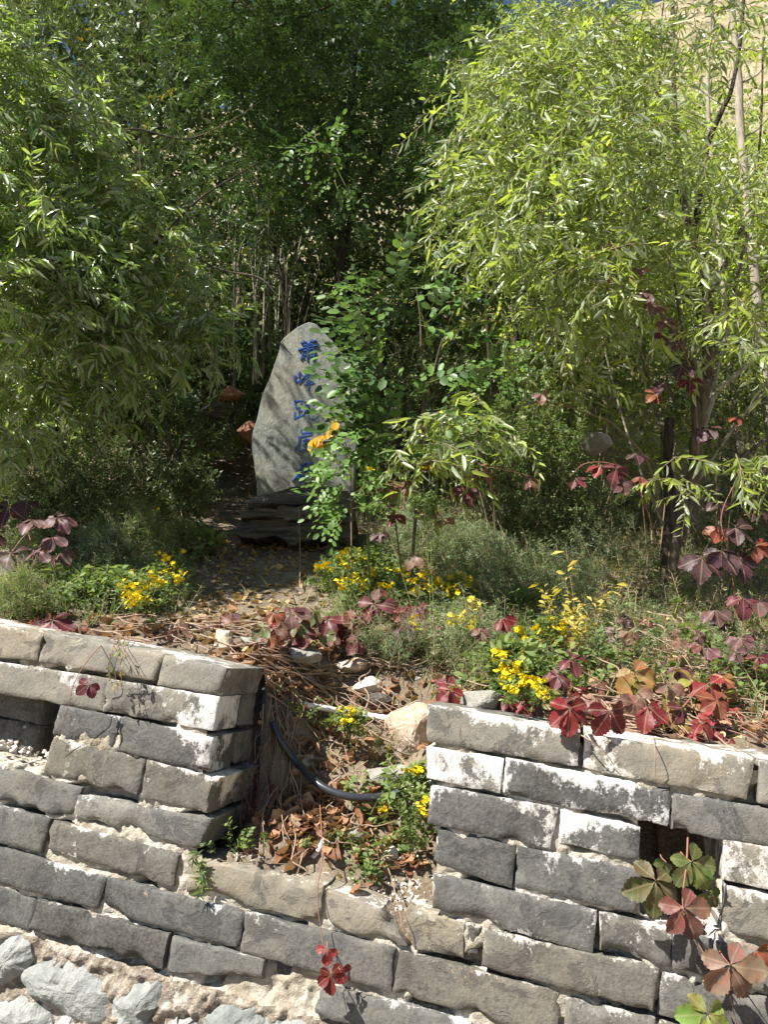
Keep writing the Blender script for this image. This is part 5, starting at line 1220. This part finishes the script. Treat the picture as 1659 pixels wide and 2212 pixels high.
vine('dusky purple creeper leaves at the left edge in half shade', [[G(-20, 1280), (20, 1200, 3.2), (60, 1150, 3.25), (120, 1110, 3.25)], [(60, 1150, 3.25), (80, 1220, 3.2)]],
     [(71, 1122, 50, 'purple', dict(y=3.2, roll=-10)), (122, 1118, 50, 'purple', dict(y=3.2, roll=30)), (114, 1160, 42, 'purple', dict(y=3.15, roll=20, nl=4)), (84, 1190, 44, 'purple', dict(y=3.15, roll=-10)), (78, 1252, 36, 'purple', dict(y=3.1, roll=0, nl=4)), (128, 1195, 40, 'purple', dict(y=3.2, roll=40, nl=3)),
      (22, 1195, 66, 'dpurple', dict(y=3.2, roll=0)), (18, 1095, 52, 'dpurple', dict(y=3.4, roll=0)), (-30, 1150, 60, 'dpurple', dict(y=3.3, roll=0)), (60, 1080, 40, 'dpurple', dict(y=3.5, roll=0, nl=3))], 11)
vine('large dark purple creeper leaves at the right edge beside the forked trunk', [[G(1580, 1400), (1590, 1300, 3.05), (1570, 1180, 3.0), (1560, 1110, 3.0), (1600, 1020, 3.1)]],
     [(1518, 1205, 66, 'dpurple', dict(y=2.95, roll=-15)), (1560, 1190, 62, 'dpurple', dict(y=2.95, roll=10)), (1590, 1140, 54, 'dpurple', dict(y=3.0, roll=40)), (1555, 1140, 44, 'rust', dict(y=3.0, roll=-30, nl=3)), (1600, 1210, 50, 'dpurple', dict(y=3.0, roll=20)), (1632, 1180, 48, 'rust', dict(y=3.0, roll=60, nl=3)),
      (1546, 1318, 46, 'purple', dict(y=2.9, roll=0, nl=3)), (1606, 1290, 50, 'maroon', dict(y=2.9, roll=-10, nl=3)), (1636, 1300, 52, 'purple', dict(y=2.9, roll=10, nl=4)), (1555, 1085, 40, 'dpurple', dict(y=3.05, nl=3)), (1630, 1100, 44, 'dpurple', dict(y=3.1, roll=20, nl=3)), (1600, 1380, 40, 'purple', dict(y=2.8, nl=4)), (1640, 1420, 46, 'maroon', dict(y=2.75, nl=4)), (1530, 1400, 40, 'purple', dict(y=2.8, nl=3))], 12)
vine('creeper with purplish leaves climbing the arched limb of the right willow', [[(1510, 1000, 3.35), (1505, 880, 3.3), (1490, 790, 3.25), (1440, 690, 3.1), (1380, 620, 3.0), (1360, 560, 3.0), (1372, 480, 3.0), (1350, 420, 3.0)]],
     [(1388, 632, 40, 'purple', dict(y=2.98, roll=20)), (1415, 655, 44, 'brown', dict(y=3.0, roll=40)), (1380, 580, 30, 'purple', dict(y=3.0, roll=0, nl=3)), (1440, 690, 40, 'purple', dict(y=3.02, roll=30)), (1430, 720, 34, 'maroon', dict(y=3.05, nl=3)), (1465, 740, 36, 'purple', dict(y=3.08, roll=-20, nl=3)),
      (1475, 790, 40, 'dpurple', dict(y=3.1, roll=20)), (1440, 830, 44, 'dpurple', dict(y=3.1, roll=-40)), (1490, 820, 38, 'dred', dict(y=3.1, nl=3)), (1320, 525, 36, 'pale', dict(y=3.0, roll=-60, nl=3)), (1310, 600, 26, 'brown', dict(y=3.0, nl=3)), (1420, 850, 34, 'rust', dict(y=3.12, roll=-60, nl=3)), (1530, 925, 40, 'dpurple', dict(y=3.15, nl=4)), (1590, 900, 30, 'rust', dict(y=3.2, nl=3))], 13)
vine('reddish purple creeper leaves over the dark shrub beside the half hidden boulder', [[(1420, 1180, 3.3), (1390, 1080, 3.2), (1340, 1010, 3.15), (1270, 1000, 3.15), (1230, 1030, 3.2)]],
     [(1332, 1012, 50, 'maroon', dict(y=3.12, roll=20)), (1300, 1005, 40, 'red', dict(y=3.12, roll=-70, nl=2)), (1345, 1040, 40, 'purple', dict(y=3.12, roll=10, nl=3)), (1243, 1036, 34, 'maroon', dict(y=3.2, roll=30, nl=3)), (1375, 980, 36, 'dpurple', dict(y=3.15, roll=20, nl=4)), (1385, 1030, 32, 'rust', dict(y=3.15, nl=3))], 14)
vine('brownish creeper leaves strung through the willow tips in the middle', [[(830, 1150, 3.2), (840, 1060, 3.1), (900, 1000, 3.05), (1010, 1040, 3.05), (1060, 1010, 3.05), (1150, 1030, 3.1)]],
     [(921, 990, 34, 'brown', dict(y=3.05, roll=-10)), (842, 1046, 40, 'brown', dict(y=3.05, roll=0)), (880, 1048, 42, 'brown', dict(y=3.05, roll=20)), (1040, 1010, 48, 'brown', dict(y=3.05, roll=60, nl=4)), (1010, 1055, 46, 'maroon', dict(y=3.05, roll=-30, nl=4)), (1146, 1034, 36, 'brown', dict(y=3.1, roll=30, nl=3)), (921, 1100, 40, 'pale', dict(y=3.15, roll=0, nl=4)),
      (850, 1111, 40, 'maroon', dict(y=3.15, nl=3)), (822, 1150, 34, 'dpurple', dict(y=3.15, nl=3)), (960, 1120, 32, 'pale', dict(y=3.15, nl=3)), (895, 1200, 34, 'pale', dict(y=3.0, nl=2)), (1170, 850, 32, 'pale', dict(y=3.2, roll=20, nl=4)), (820, 1270, 32, 'brown', dict(y=2.95, nl=2))], 15)
rr = np.random.default_rng(77)
P = []
for lo, hi, cols, nm, n in [((1200, 1470), (1650, 1600), ('red', 'pink', 'brown', 'pale', 'maroon'), 'scattered small red creeper leaves low over the right coping', 26), ((1330, 1330), (1659, 1460), ('purple', 'maroon', 'dpurple', 'brown'), 'dusky creeper leaves carpeting the bank below the large dark purple ones', 22)]:
    L = []
    for _ in range(n):
        px, py = rr.uniform(lo[0], hi[0]), rr.uniform(lo[1], hi[1])
        py += (px - 1200) * .12 if n == 26 else 0
        L.append((px, py, rr.uniform(20, 36), cols[rr.integers(len(cols))], dict(lift=rr.uniform(.01, .05), roll=rr.uniform(-90, 90), nl=int(rr.integers(3, 6)))))
    vine(nm, [[G(lo[0], lo[1] + 30), G((lo[0] + hi[0]) / 2, (lo[1] + hi[1]) / 2), G(hi[0], hi[1])]], L, 16 + n)

L = []
for _ in range(26):
    px, py = rr.uniform(560, 1060), rr.uniform(1315, 1385)
    L.append((px, py, rr.uniform(26, 42), ('maroon', 'red', 'purple', 'brown', 'brgreen', 'rust')[rr.integers(6)], dict(lift=rr.uniform(.02, .09), roll=rr.uniform(-70, 70), nl=int(rr.integers(3, 6)))))
vine('low maroon and green creeper leaves creeping over the rocks at the head of the gap', [[G(560, 1375), G(700, 1370), G(860, 1360), G(1060, 1370)], [G(700, 1370), G(760, 1400), G(800, 1440)]], L, 55)
L = []
for _ in range(16):
    px = rr.uniform(1150, 1640); py = 1440 + (px - 1150) * .14 + rr.uniform(-40, 70)
    L.append((px, py, rr.uniform(34, 56), ('red', 'orange', 'olive', 'brown', 'pale', 'rust', 'maroon')[rr.integers(7)], dict(lift=rr.uniform(.04, .12), roll=rr.uniform(-60, 60), nl=int(rr.integers(3, 6)))))
vine('mixed red, orange and olive creeper leaves along the whole right coping', [[G(1150, 1470), G(1300, 1490), G(1450, 1520), G(1640, 1570)]], L, 56)
# ------------------------------------------------------------------ hose and pipes
def pipe(name, label, pts, rad, mat, sides=10, hollow=False):
    P = np.array(pts); V, T = tube(P - P[0], rad, rad, sides, 10)
    o = link(name, mkmesh(name, V, T, smooth=True), M[mat]); o.location = P[0]
    tag(o, label, 'pipe'); return o
pipe('hose', 'black plastic hose lying in a curve across the gap', [gh(590, 1560, .07), gh(606, 1598, .085), gh(640, 1645, .09), gh(690, 1695, .09), gh(750, 1720, .085), gh(815, 1722, .08), gh(870, 1710, .08), gh(925, 1692, .07), gh(960, 1680, .04)], .0125, 'hose')
pipe('pipe', 'short white plastic pipe half buried in the upper gap', [gh(655, 1522, .03), gh(760, 1540, .04), gh(866, 1556, .045)], .0105, 'pvc')
pipe('pipe', 'small clear pipe end poking from dead leaves near the sill', [gh(676, 1855, .01), gh(700, 1815, .02)], .0085, 'pvc')

# ------------------------------------------------------------------ litter, chips, stems, grass
def deadtpl(seed):
    r = np.random.default_rng(seed); n = 4; V = []
    for i in range(n):
        for j in range(n):
            x, y = i / (n - 1) - .5, j / (n - 1) - .5
            w = 1 - .55 * abs(2 * x) ** 2; cr = r.uniform(.5, 1.3)
            V.append((x + r.normal() * .03, y * .75 * w + r.normal() * .03, (.25 + .7 * (seed % 3) / 2) * cr * (y * w) ** 2 + .3 * x * x + r.normal() * .05 + .12 * math.sin(5 * x + seed)))
    T = []
    for i in range(n - 1):
        for j in range(n - 1):
            a = i * n + j; T += [(a, a + n, a + n + 1), (a, a + n + 1, a + 1)]
    return np.array(V), np.array(T)
DT = [deadtpl(i) for i in range(7)]
def litter(name, pts, size, mat, seed, lift=.012, tilt=.45):
    r = np.random.default_rng(seed); P = np.array(pts); n = len(P); Vs, Ts, ts, o = [], [], [], 0
    Rm = eul(r.uniform(0, 6.28, n), r.normal(0, tilt, n), r.normal(0, tilt, n)); S = r.uniform(size[0], size[1], n)
    for i in range(n):
        v, t = DT[r.integers(7)]; Vs.append((v * S[i]) @ Rm[i].T + P[i] + [0, 0, lift * r.uniform(.2, 1.8)]); Ts.append(t + o); o += len(v); ts.append(np.full(len(v), r.uniform(0, 1)))
    return link(name, mkmesh(name, np.vstack(Vs), np.vstack(Ts), np.concatenate(ts), smooth=True), M[mat], None, 'stuff')
def gpts(n, x0, x1, y0, y1, seed, dens=None):
    r = np.random.default_rng(seed); X = r.uniform(x0, x1, n); Y = r.uniform(y0, y1, n)
    s = (X - WO[0]) * NN[0] + (Y - WO[1]) * NN[1]; k = s > .06
    if dens is not None: k &= r.uniform(0, 1, n) < dens(X, Y)
    X, Y, s = X[k], Y[k], s[k]; u = (X - WO[0]) * UU[0] + (Y - WO[1]) * UU[1]
    k = (s > THK + .03) | ((u > uga + .02) & (u < ugb - .02)); X, Y = X[k], Y[k]
    return np.stack([X, Y, terr(X, Y)], -1)
def pixpts(specs, seed, lift=0.0):
    r = np.random.default_rng(seed); out = []
    for px, py, sx, sy, n in specs:
        for _ in range(n): out.append(gh(px + r.normal() * sx, py + r.normal() * sy, lift))
    return out
litter('dry_leaves', pixpts([(680, 1790, 55, 36, 190), (640, 1745, 34, 34, 80), (620, 1450, 40, 20, 36), (650, 1480, 50, 25, 46), (700, 1520, 60, 25, 40), (760, 1590, 60, 40, 50), (800, 1800, 60, 40, 45), (830, 1860, 60, 35, 24), (690, 1640, 40, 40, 34), (560, 1420, 60, 20, 30), (850, 1480, 40, 20, 14), (400, 1370, 110, 14, 40), (230, 1355, 80, 10, 16)], 1), (.018, .068), 'dead', 1, .016)
litter('fallen_leaves', np.vstack([gpts(1500, -1.9, 2.2, 2.3, 4.6, 2), gpts(1300, -1.4, .6, 3.0, 4.6, 3, lambda x, y: np.exp(-((x + .75) / .5) ** 2))]), (.018, .042), 'paleleaf', 2, .006)
litter('reddish_fallen_leaves', np.vstack([gpts(700, -.6, 1.9, 2.3, 3.2, 4), np.array(pixpts([(1400, 1570, 120, 20, 90), (1200, 1500, 120, 18, 40)], 5))]), (.025, .055), 'dead', 3, .012)
litter('shaded_fallen_leaves', gpts(2600, -4, 4, 4.0, 8.0, 6), (.02, .05), 'paleleaf', 4, .006)
def chips(name, pts, size, mat, seed):
    r = np.random.default_rng(seed); Vs, Ts, o = [], [], 0
    base = [hullrock((1, .9, .6), 900 + k, 9, 0, .05, False) for k in range(5)]
    for p in pts:
        v, t = base[r.integers(5)]; A = eul(np.array([r.uniform(0, 6)]), np.array([r.normal() * .5]), np.array([r.normal() * .5]))[0]; s = r.uniform(*size) * (1 + 1.2 * (r.uniform() > .93))
        Vs.append((v * s) @ A.T + p + [0, 0, s * .2]); Ts.append(t + o); o += len(v)
    return link(name, mkmesh(name, np.vstack(Vs), np.vstack(Ts)), M[mat], None, 'stuff')
chips('lime_chips', pixpts([(520, 1852, 30, 8, 70), (480, 1860, 20, 6, 40), (800, 1930, 60, 25, 110), (880, 1950, 25, 25, 90), (900, 1880, 20, 40, 60), (700, 1890, 80, 16, 60), (860, 1780, 40, 60, 50), (720, 1650, 60, 60, 50), (750, 1420, 120, 30, 60)], 8), (.003, .009), 'chips', 8)
chips('pebbles', np.vstack([gpts(900, -1.6, 1.9, 2.2, 4.6, 9)]), (.003, .012), 'greyrock', 9)
hl = []
rr = np.random.default_rng(12)
for _ in range(46):
    px, py = rr.uniform(-40, 95), rr.uniform(1618, 1650); px, py = px, 1622 + px * .1 + rr.uniform(-8, 26); hl.append(Wf(px, min(py, 1655), rr.uniform(.03, .12)))
_u, _z = wuz(60, 1648)
for k in range(len(hl)): hl[k][2] = _z + .012 + (.0 * ((hl[k] - WO).dot(NN))) - .09 * 0 + (-.22) * ((hl[k] - WO).dot(UU) - _u)
chips('hole_rubble', hl, (.006, .014), 'chips', 10)
def stems_mesh(name, paths, rads, mat):
    parts = [tube(np.array(p), r, r * .6, 4, 5) for p, r in zip(paths, rads)]; V, T = join(parts)
    return link(name, mkmesh(name, V, T, smooth=True), M[mat], None, 'stuff')
rr = np.random.default_rng(31); paths, rads = [], []
def trail(px, py, dx, dy, n=6, l=(.02, .06), wob=16):
    P = []
    for k in range(n): P.append(gh(px + dx * k / (n - 1) + rr.normal() * wob * .5, py + dy * k / (n - 1) + rr.normal() * wob * .4, rr.uniform(*l)))
    paths.append(P); rads.append(rr.uniform(.0016, .0038))
for _ in range(26): trail(rr.uniform(480, 620), rr.uniform(1395, 1450), rr.uniform(60, 330), rr.uniform(20, 190))
for _ in range(24): trail(rr.uniform(575, 640), rr.uniform(1440, 1640), rr.normal() * 40, rr.uniform(80, 260))
for _ in range(22): trail(rr.uniform(180, 500), rr.uniform(1335, 1390), rr.uniform(60, 260), rr.uniform(-15, 30))
for _ in range(26): trail(rr.uniform(640, 860), rr.uniform(1520, 1850), rr.normal() * 70, rr.normal() * 80)
for _ in range(80): trail(rr.uniform(1100, 1500), rr.uniform(1430, 1560), rr.uniform(80, 300), rr.uniform(10, 90), 6, (.01, .06))
for _ in range(20): trail(rr.uniform(1250, 1550), rr.uniform(1300, 1420), rr.uniform(60, 200), rr.uniform(-20, 80), 6, (.02, .10))
for _ in range(40): trail(rr.uniform(600, 1000), rr.uniform(1360, 1440), rr.uniform(40, 200), rr.normal() * 25)
stems_mesh('dry_stems', paths, rads, 'drytwig')
paths, rads = [], []
for _ in range(110):
    px, py = rr.uniform(0, 1659), rr.uniform(1000, 1330)
    if 60 < px < 900: continue
    p = gh(px, py); h = rr.uniform(.12, .45); a = rr.normal() * .25; b2 = rr.normal() * .2
    paths.append([p, p + [a * h * .4, b2 * h * .4, h * .5], p + [a * h, b2 * h, h]]); rads.append(rr.uniform(.0012, .003))
for _ in range(90):
    px, py = rr.uniform(1250, 1659), rr.uniform(880, 1250); p = gh(px, py); h = rr.uniform(.3, .9); a = rr.normal() * .3; b2 = rr.normal() * .2
    paths.append([p, p + [a * h * .4, b2 * h * .4, h * .5], p + [a * h, b2 * h, h]]); rads.append(rr.uniform(.0015, .0045))
stems_mesh('dead_twigs', paths, rads, 'drytwig')
paths, rads = [], []
for _ in range(60):
    px, py = rr.uniform(572, 612), rr.uniform(1450, 1560); p = gh(px + 8, py, .01); q = gh(px + rr.normal() * 10 + 14, py + rr.uniform(60, 230), .012)
    paths.append([p, (p + q) / 2 + rr.normal(0, .012, 3) + [0, -.012, .0], q]); rads.append(rr.uniform(.001, .0024))
stems_mesh('hanging_roots', paths, rads, 'twig')
def single_stem(name, label, pts, rad, mat, cat='stem'):
    P = np.array(pts); V, T = tube(P - P[0], rad, rad * .5, 5, 8); o = link(name, mkmesh(name, V, T, smooth=True), M[mat]); o.location = P[0]; tag(o, label, cat); return o
single_stem('dry_stem', 'dry stem arching down over the right coping near the deep red leaves', [G(1200, 1560, .02), Wf(1255, 1586, -.02), Wf(1300, 1615, -.03), Wf(1326, 1650, -.012)], .0022, 'drytwig')
single_stem('dry_stem', 'straight thin dry stem hanging down the coping right of the deep red leaves', [G(1412, 1590, .03), Wf(1415, 1612, -.008), Wf(1417, 1690, -.006)], .0018, 'drytwig')
single_stem('dry_stem', 'long pale dry stem lying down the gap to the sill', [gh(800, 1790, .03), gh(840, 1880, .03), Wf(862, 1960, -.005), Wf(880, 2030, -.012)], .0022, 'drytwig')
single_stem('pale_root', 'pale crooked root hooking over the black hose', [gh(560, 1670, .05), gh(570, 1655, .06), gh(600, 1640, .06), gh(640, 1632, .06), gh(700, 1640, .04)], .0028, 'barkpale')
single_stem('dry_stem', 'tall thin upright stem in front of the dark plinth ledge', [G(560 + 87, 1270), (at(648, 1200, 4.0)), at(645, 1095, 4.0)], .0028, 'drytwig')
# dried strings of tiny leaves over the left coping
t = thing('dried_sprig', 'dried trailing sprig with tiny leaves hanging over the left coping', 'plant', tuple(G(265, 1375)))
for k in range(4):
    x = 255 + k * 9; P = [G(x, 1368), Wf(x, 1400, -.03), Wf(x + rr.normal() * 6, 1440, -.05), Wf(x + rr.normal() * 9, 1490 + 12 * (k % 2), -.05)]
    V, T = tube(np.array(P) - np.array(t.location), .0012, .0008, 4, 6); link('stem', mkmesh('stem', V, T), M['vine'], t)
    n = 12; q = np.array([crom(P, 6)[int(v)] for v in rr.uniform(4, 17, n)]); v, tt, _ = place(LOB[0], q - np.array(t.location), rr.normal(0, 1, (n, 3)) - [0, 0, 1], rr.normal(0, 1, (n, 3)), rr.uniform(.012, .022, n))
    link('foliage', mkmesh('foliage', v, tt, np.full(len(v), .6), smooth=True), M['drygrass' if k % 2 else 'fresh'], t)
t = thing('mugwort_sprig', 'small green mugwort sprig growing from the joint at the left end of the sill', 'plant', tuple(Wf(438, 1850, .02)))
for k in range(9):
    q = Wf(438 + rr.normal() * 6, 1838 + k * 11, -.012); n = 9
    v, tt, _ = place(NEE[0], np.repeat(q[None], n, 0) - np.array(t.location), np.stack([rr.normal(0, 1, n), -rr.uniform(.1, .9, n), rr.normal(0, .6, n)], -1), rr.normal(0, 1, (n, 3)) + [0, -1, 1], rr.uniform(.02, .04, n), np.full(n, .03))
    link('leaf', mkmesh('leaf', v, tt, np.repeat(rr.uniform(.2, .8, n), len(NEE[0][0])), smooth=True), M['fresh'], t)
# small green herbs low in the gap
for i, (px, py, nm) in enumerate([(715, 1838, 'small bright herb rosette low in the gap among the dead leaves'), (880, 1832, 'small round-leaved seedling near the right pier low in the gap'), (775, 1872, 'tiny yellowish herb in the gap just above the sill'), (505, 1845, 'small green seedling under the end of the left pier'), (640, 1560, 'small lobed herb left of the white pipe'), (850, 1640, 'wiry green herb with buds beside the right pier'), (690, 1585, 'small green herb in front of the white pipe'), (800, 1905, 'tiny green seedlings on the chips above the sill')]):
    b = gh(px, py); t = thing('seedling', nm, 'plant', tuple(b), 'seedlings in the gap'); r = np.random.default_rng(i); n = 26 if i == 5 else 9
    P = np.repeat(b[None], n, 0) + r.normal(0, 1, (n, 3)) * [.025, .02, .012] * (2.2 if i == 5 else 1) + [0, 0, .012]
    scatter(t, HV['feather' if i == 5 else 'lobed'], [M['fresh'], M['greenstem']], P, eul(r.uniform(0, 6, n), np.abs(r.normal(0, .5, n)), r.normal(0, .3, n)), r.uniform(.35, .7, n), 0, 'sprig', 'foliage', .15, i)
t = thing('purple_herb', 'dry purplish herb with feathery leaves at the foot of the left pier', 'plant', tuple(gh(540, 1800)))
r = np.random.default_rng(4); n = 26; P = np.array([gh(545 + r.normal() * 18, 1740 + r.normal() * 45, .03) for _ in range(n)])
M['purpleleaf'] = mat_leaf('purple_herb_leaf', [(0, (.07, .03, .04)), (.6, (.16, .07, .075)), (1, (.15, .14, .06))], None, .6, .2, .2)
scatter(t, HV['feather'], [M['purpleleaf'], M['vine']], P, eul(r.uniform(0, 6, n), np.abs(r.normal(0, .6, n)), r.normal(0, .3, n)), r.uniform(.4, .8, n), 0, 'sprig', 'foliage', .15, 4)
# grass and dry herbs on the bank and the hill
def blades(name, P, hgt, mat, seed, wd=.06, lean=.5):
    r = np.random.default_rng(seed); n = len(P); A = np.stack([r.normal(0, lean, n), r.normal(0, lean, n), np.ones(n)], -1); N = r.normal(0, 1, (n, 3))
    v, t, m = place(leaf_tpl('needle', .25, .1), P, A, N, r.uniform(*hgt, n), np.full(n, wd))
    return link(name, mkmesh(name, v, t, np.repeat(r.uniform(0, 1, n), m), smooth=True), M[mat], None, 'stuff')
blades('grass', gpts(3600, -2.2, 2.6, 2.4, 4.6, 41, lambda x, y: np.where(np.abs(x + .65) < .35, .08, .8)), (.03, .11), 'fresh', 41, .03)
blades('dry_grass', gpts(3000, -1.2, 2.8, 2.4, 6.0, 42, lambda x, y: np.where(x < .1, .12, 1)), (.04, .16), 'drygrass', 42, .025, .7)
hx = gpts(9000, -6, 16, 7.0, 26, 43)
blades('hill_grass', hx, (.15, .55), 'drygrass', 43, .12, .6)
def hillbush(nm, n, mat, seed, y0, y1, x0, x1, s):
    r = np.random.default_rng(seed); c = gpts(n, x0, x1, y0, y1, seed); P = []
    for q in c:
        k = 26; P.append(q + r.normal(0, 1, (k, 3)) * [s, s, s * .6] + [0, 0, s * .5])
    P = np.vstack(P); m = len(P); A = r.normal(0, 1, (m, 3)) + [0, 0, .6]; v, t, w = place(OVA[0], P, A, r.normal(0, 1, (m, 3)), r.uniform(.12, .28, m), np.full(m, .25))
    link(nm, mkmesh(nm, v, t, np.repeat(r.uniform(0, 1, m), w), smooth=True), M[mat], None, 'stuff')
hillbush('hillside_scrub', 200, 'mug', 51, 9, 40, -14, 26, .30)
hillbush('hillside_undergrowth', 140, 'shrubleaf', 52, 7.5, 22, -10, 14, .35)
hillbush('far_bushes', 160, 'willow2', 53, 7.5, 30, -2, 18, .32)

def thicket(name, rows, mat, seed, lf):
    r = np.random.default_rng(seed); P = []
    for px0, px1, py0, py1, y0, y1, n in rows:
        k = max(1, n // 60)                                 # foliage hangs in clumps with gaps between them
        cx, cy, cyd = r.uniform(px0, px1, k), r.uniform(py0, py1, k), r.uniform(y0, y1, k)
        for a, b, c in zip(cx, cy, cyd):
            q = at(a, b, c); P.append(q + r.normal(0, 1, (60, 3)) * [.22, .22, .16])
    P = np.vstack(P); g = terr(P[:, 0], P[:, 1], False); P = P[P[:, 2] > g]; n = len(P)
    A = r.normal(0, 1, (n, 3)) + [0, -.2, -.5]; N = r.normal(0, .6, (n, 3)) + [0, -.3, .8]
    v, t, m = place(DIA[0], P, A, N, lf * r.uniform(.6, 1.3, n)); me = mkmesh(name, v, t, np.repeat(r.beta(2, 3, n), m), smooth=True)
    return link(name, me, M[mat], None, 'stuff')
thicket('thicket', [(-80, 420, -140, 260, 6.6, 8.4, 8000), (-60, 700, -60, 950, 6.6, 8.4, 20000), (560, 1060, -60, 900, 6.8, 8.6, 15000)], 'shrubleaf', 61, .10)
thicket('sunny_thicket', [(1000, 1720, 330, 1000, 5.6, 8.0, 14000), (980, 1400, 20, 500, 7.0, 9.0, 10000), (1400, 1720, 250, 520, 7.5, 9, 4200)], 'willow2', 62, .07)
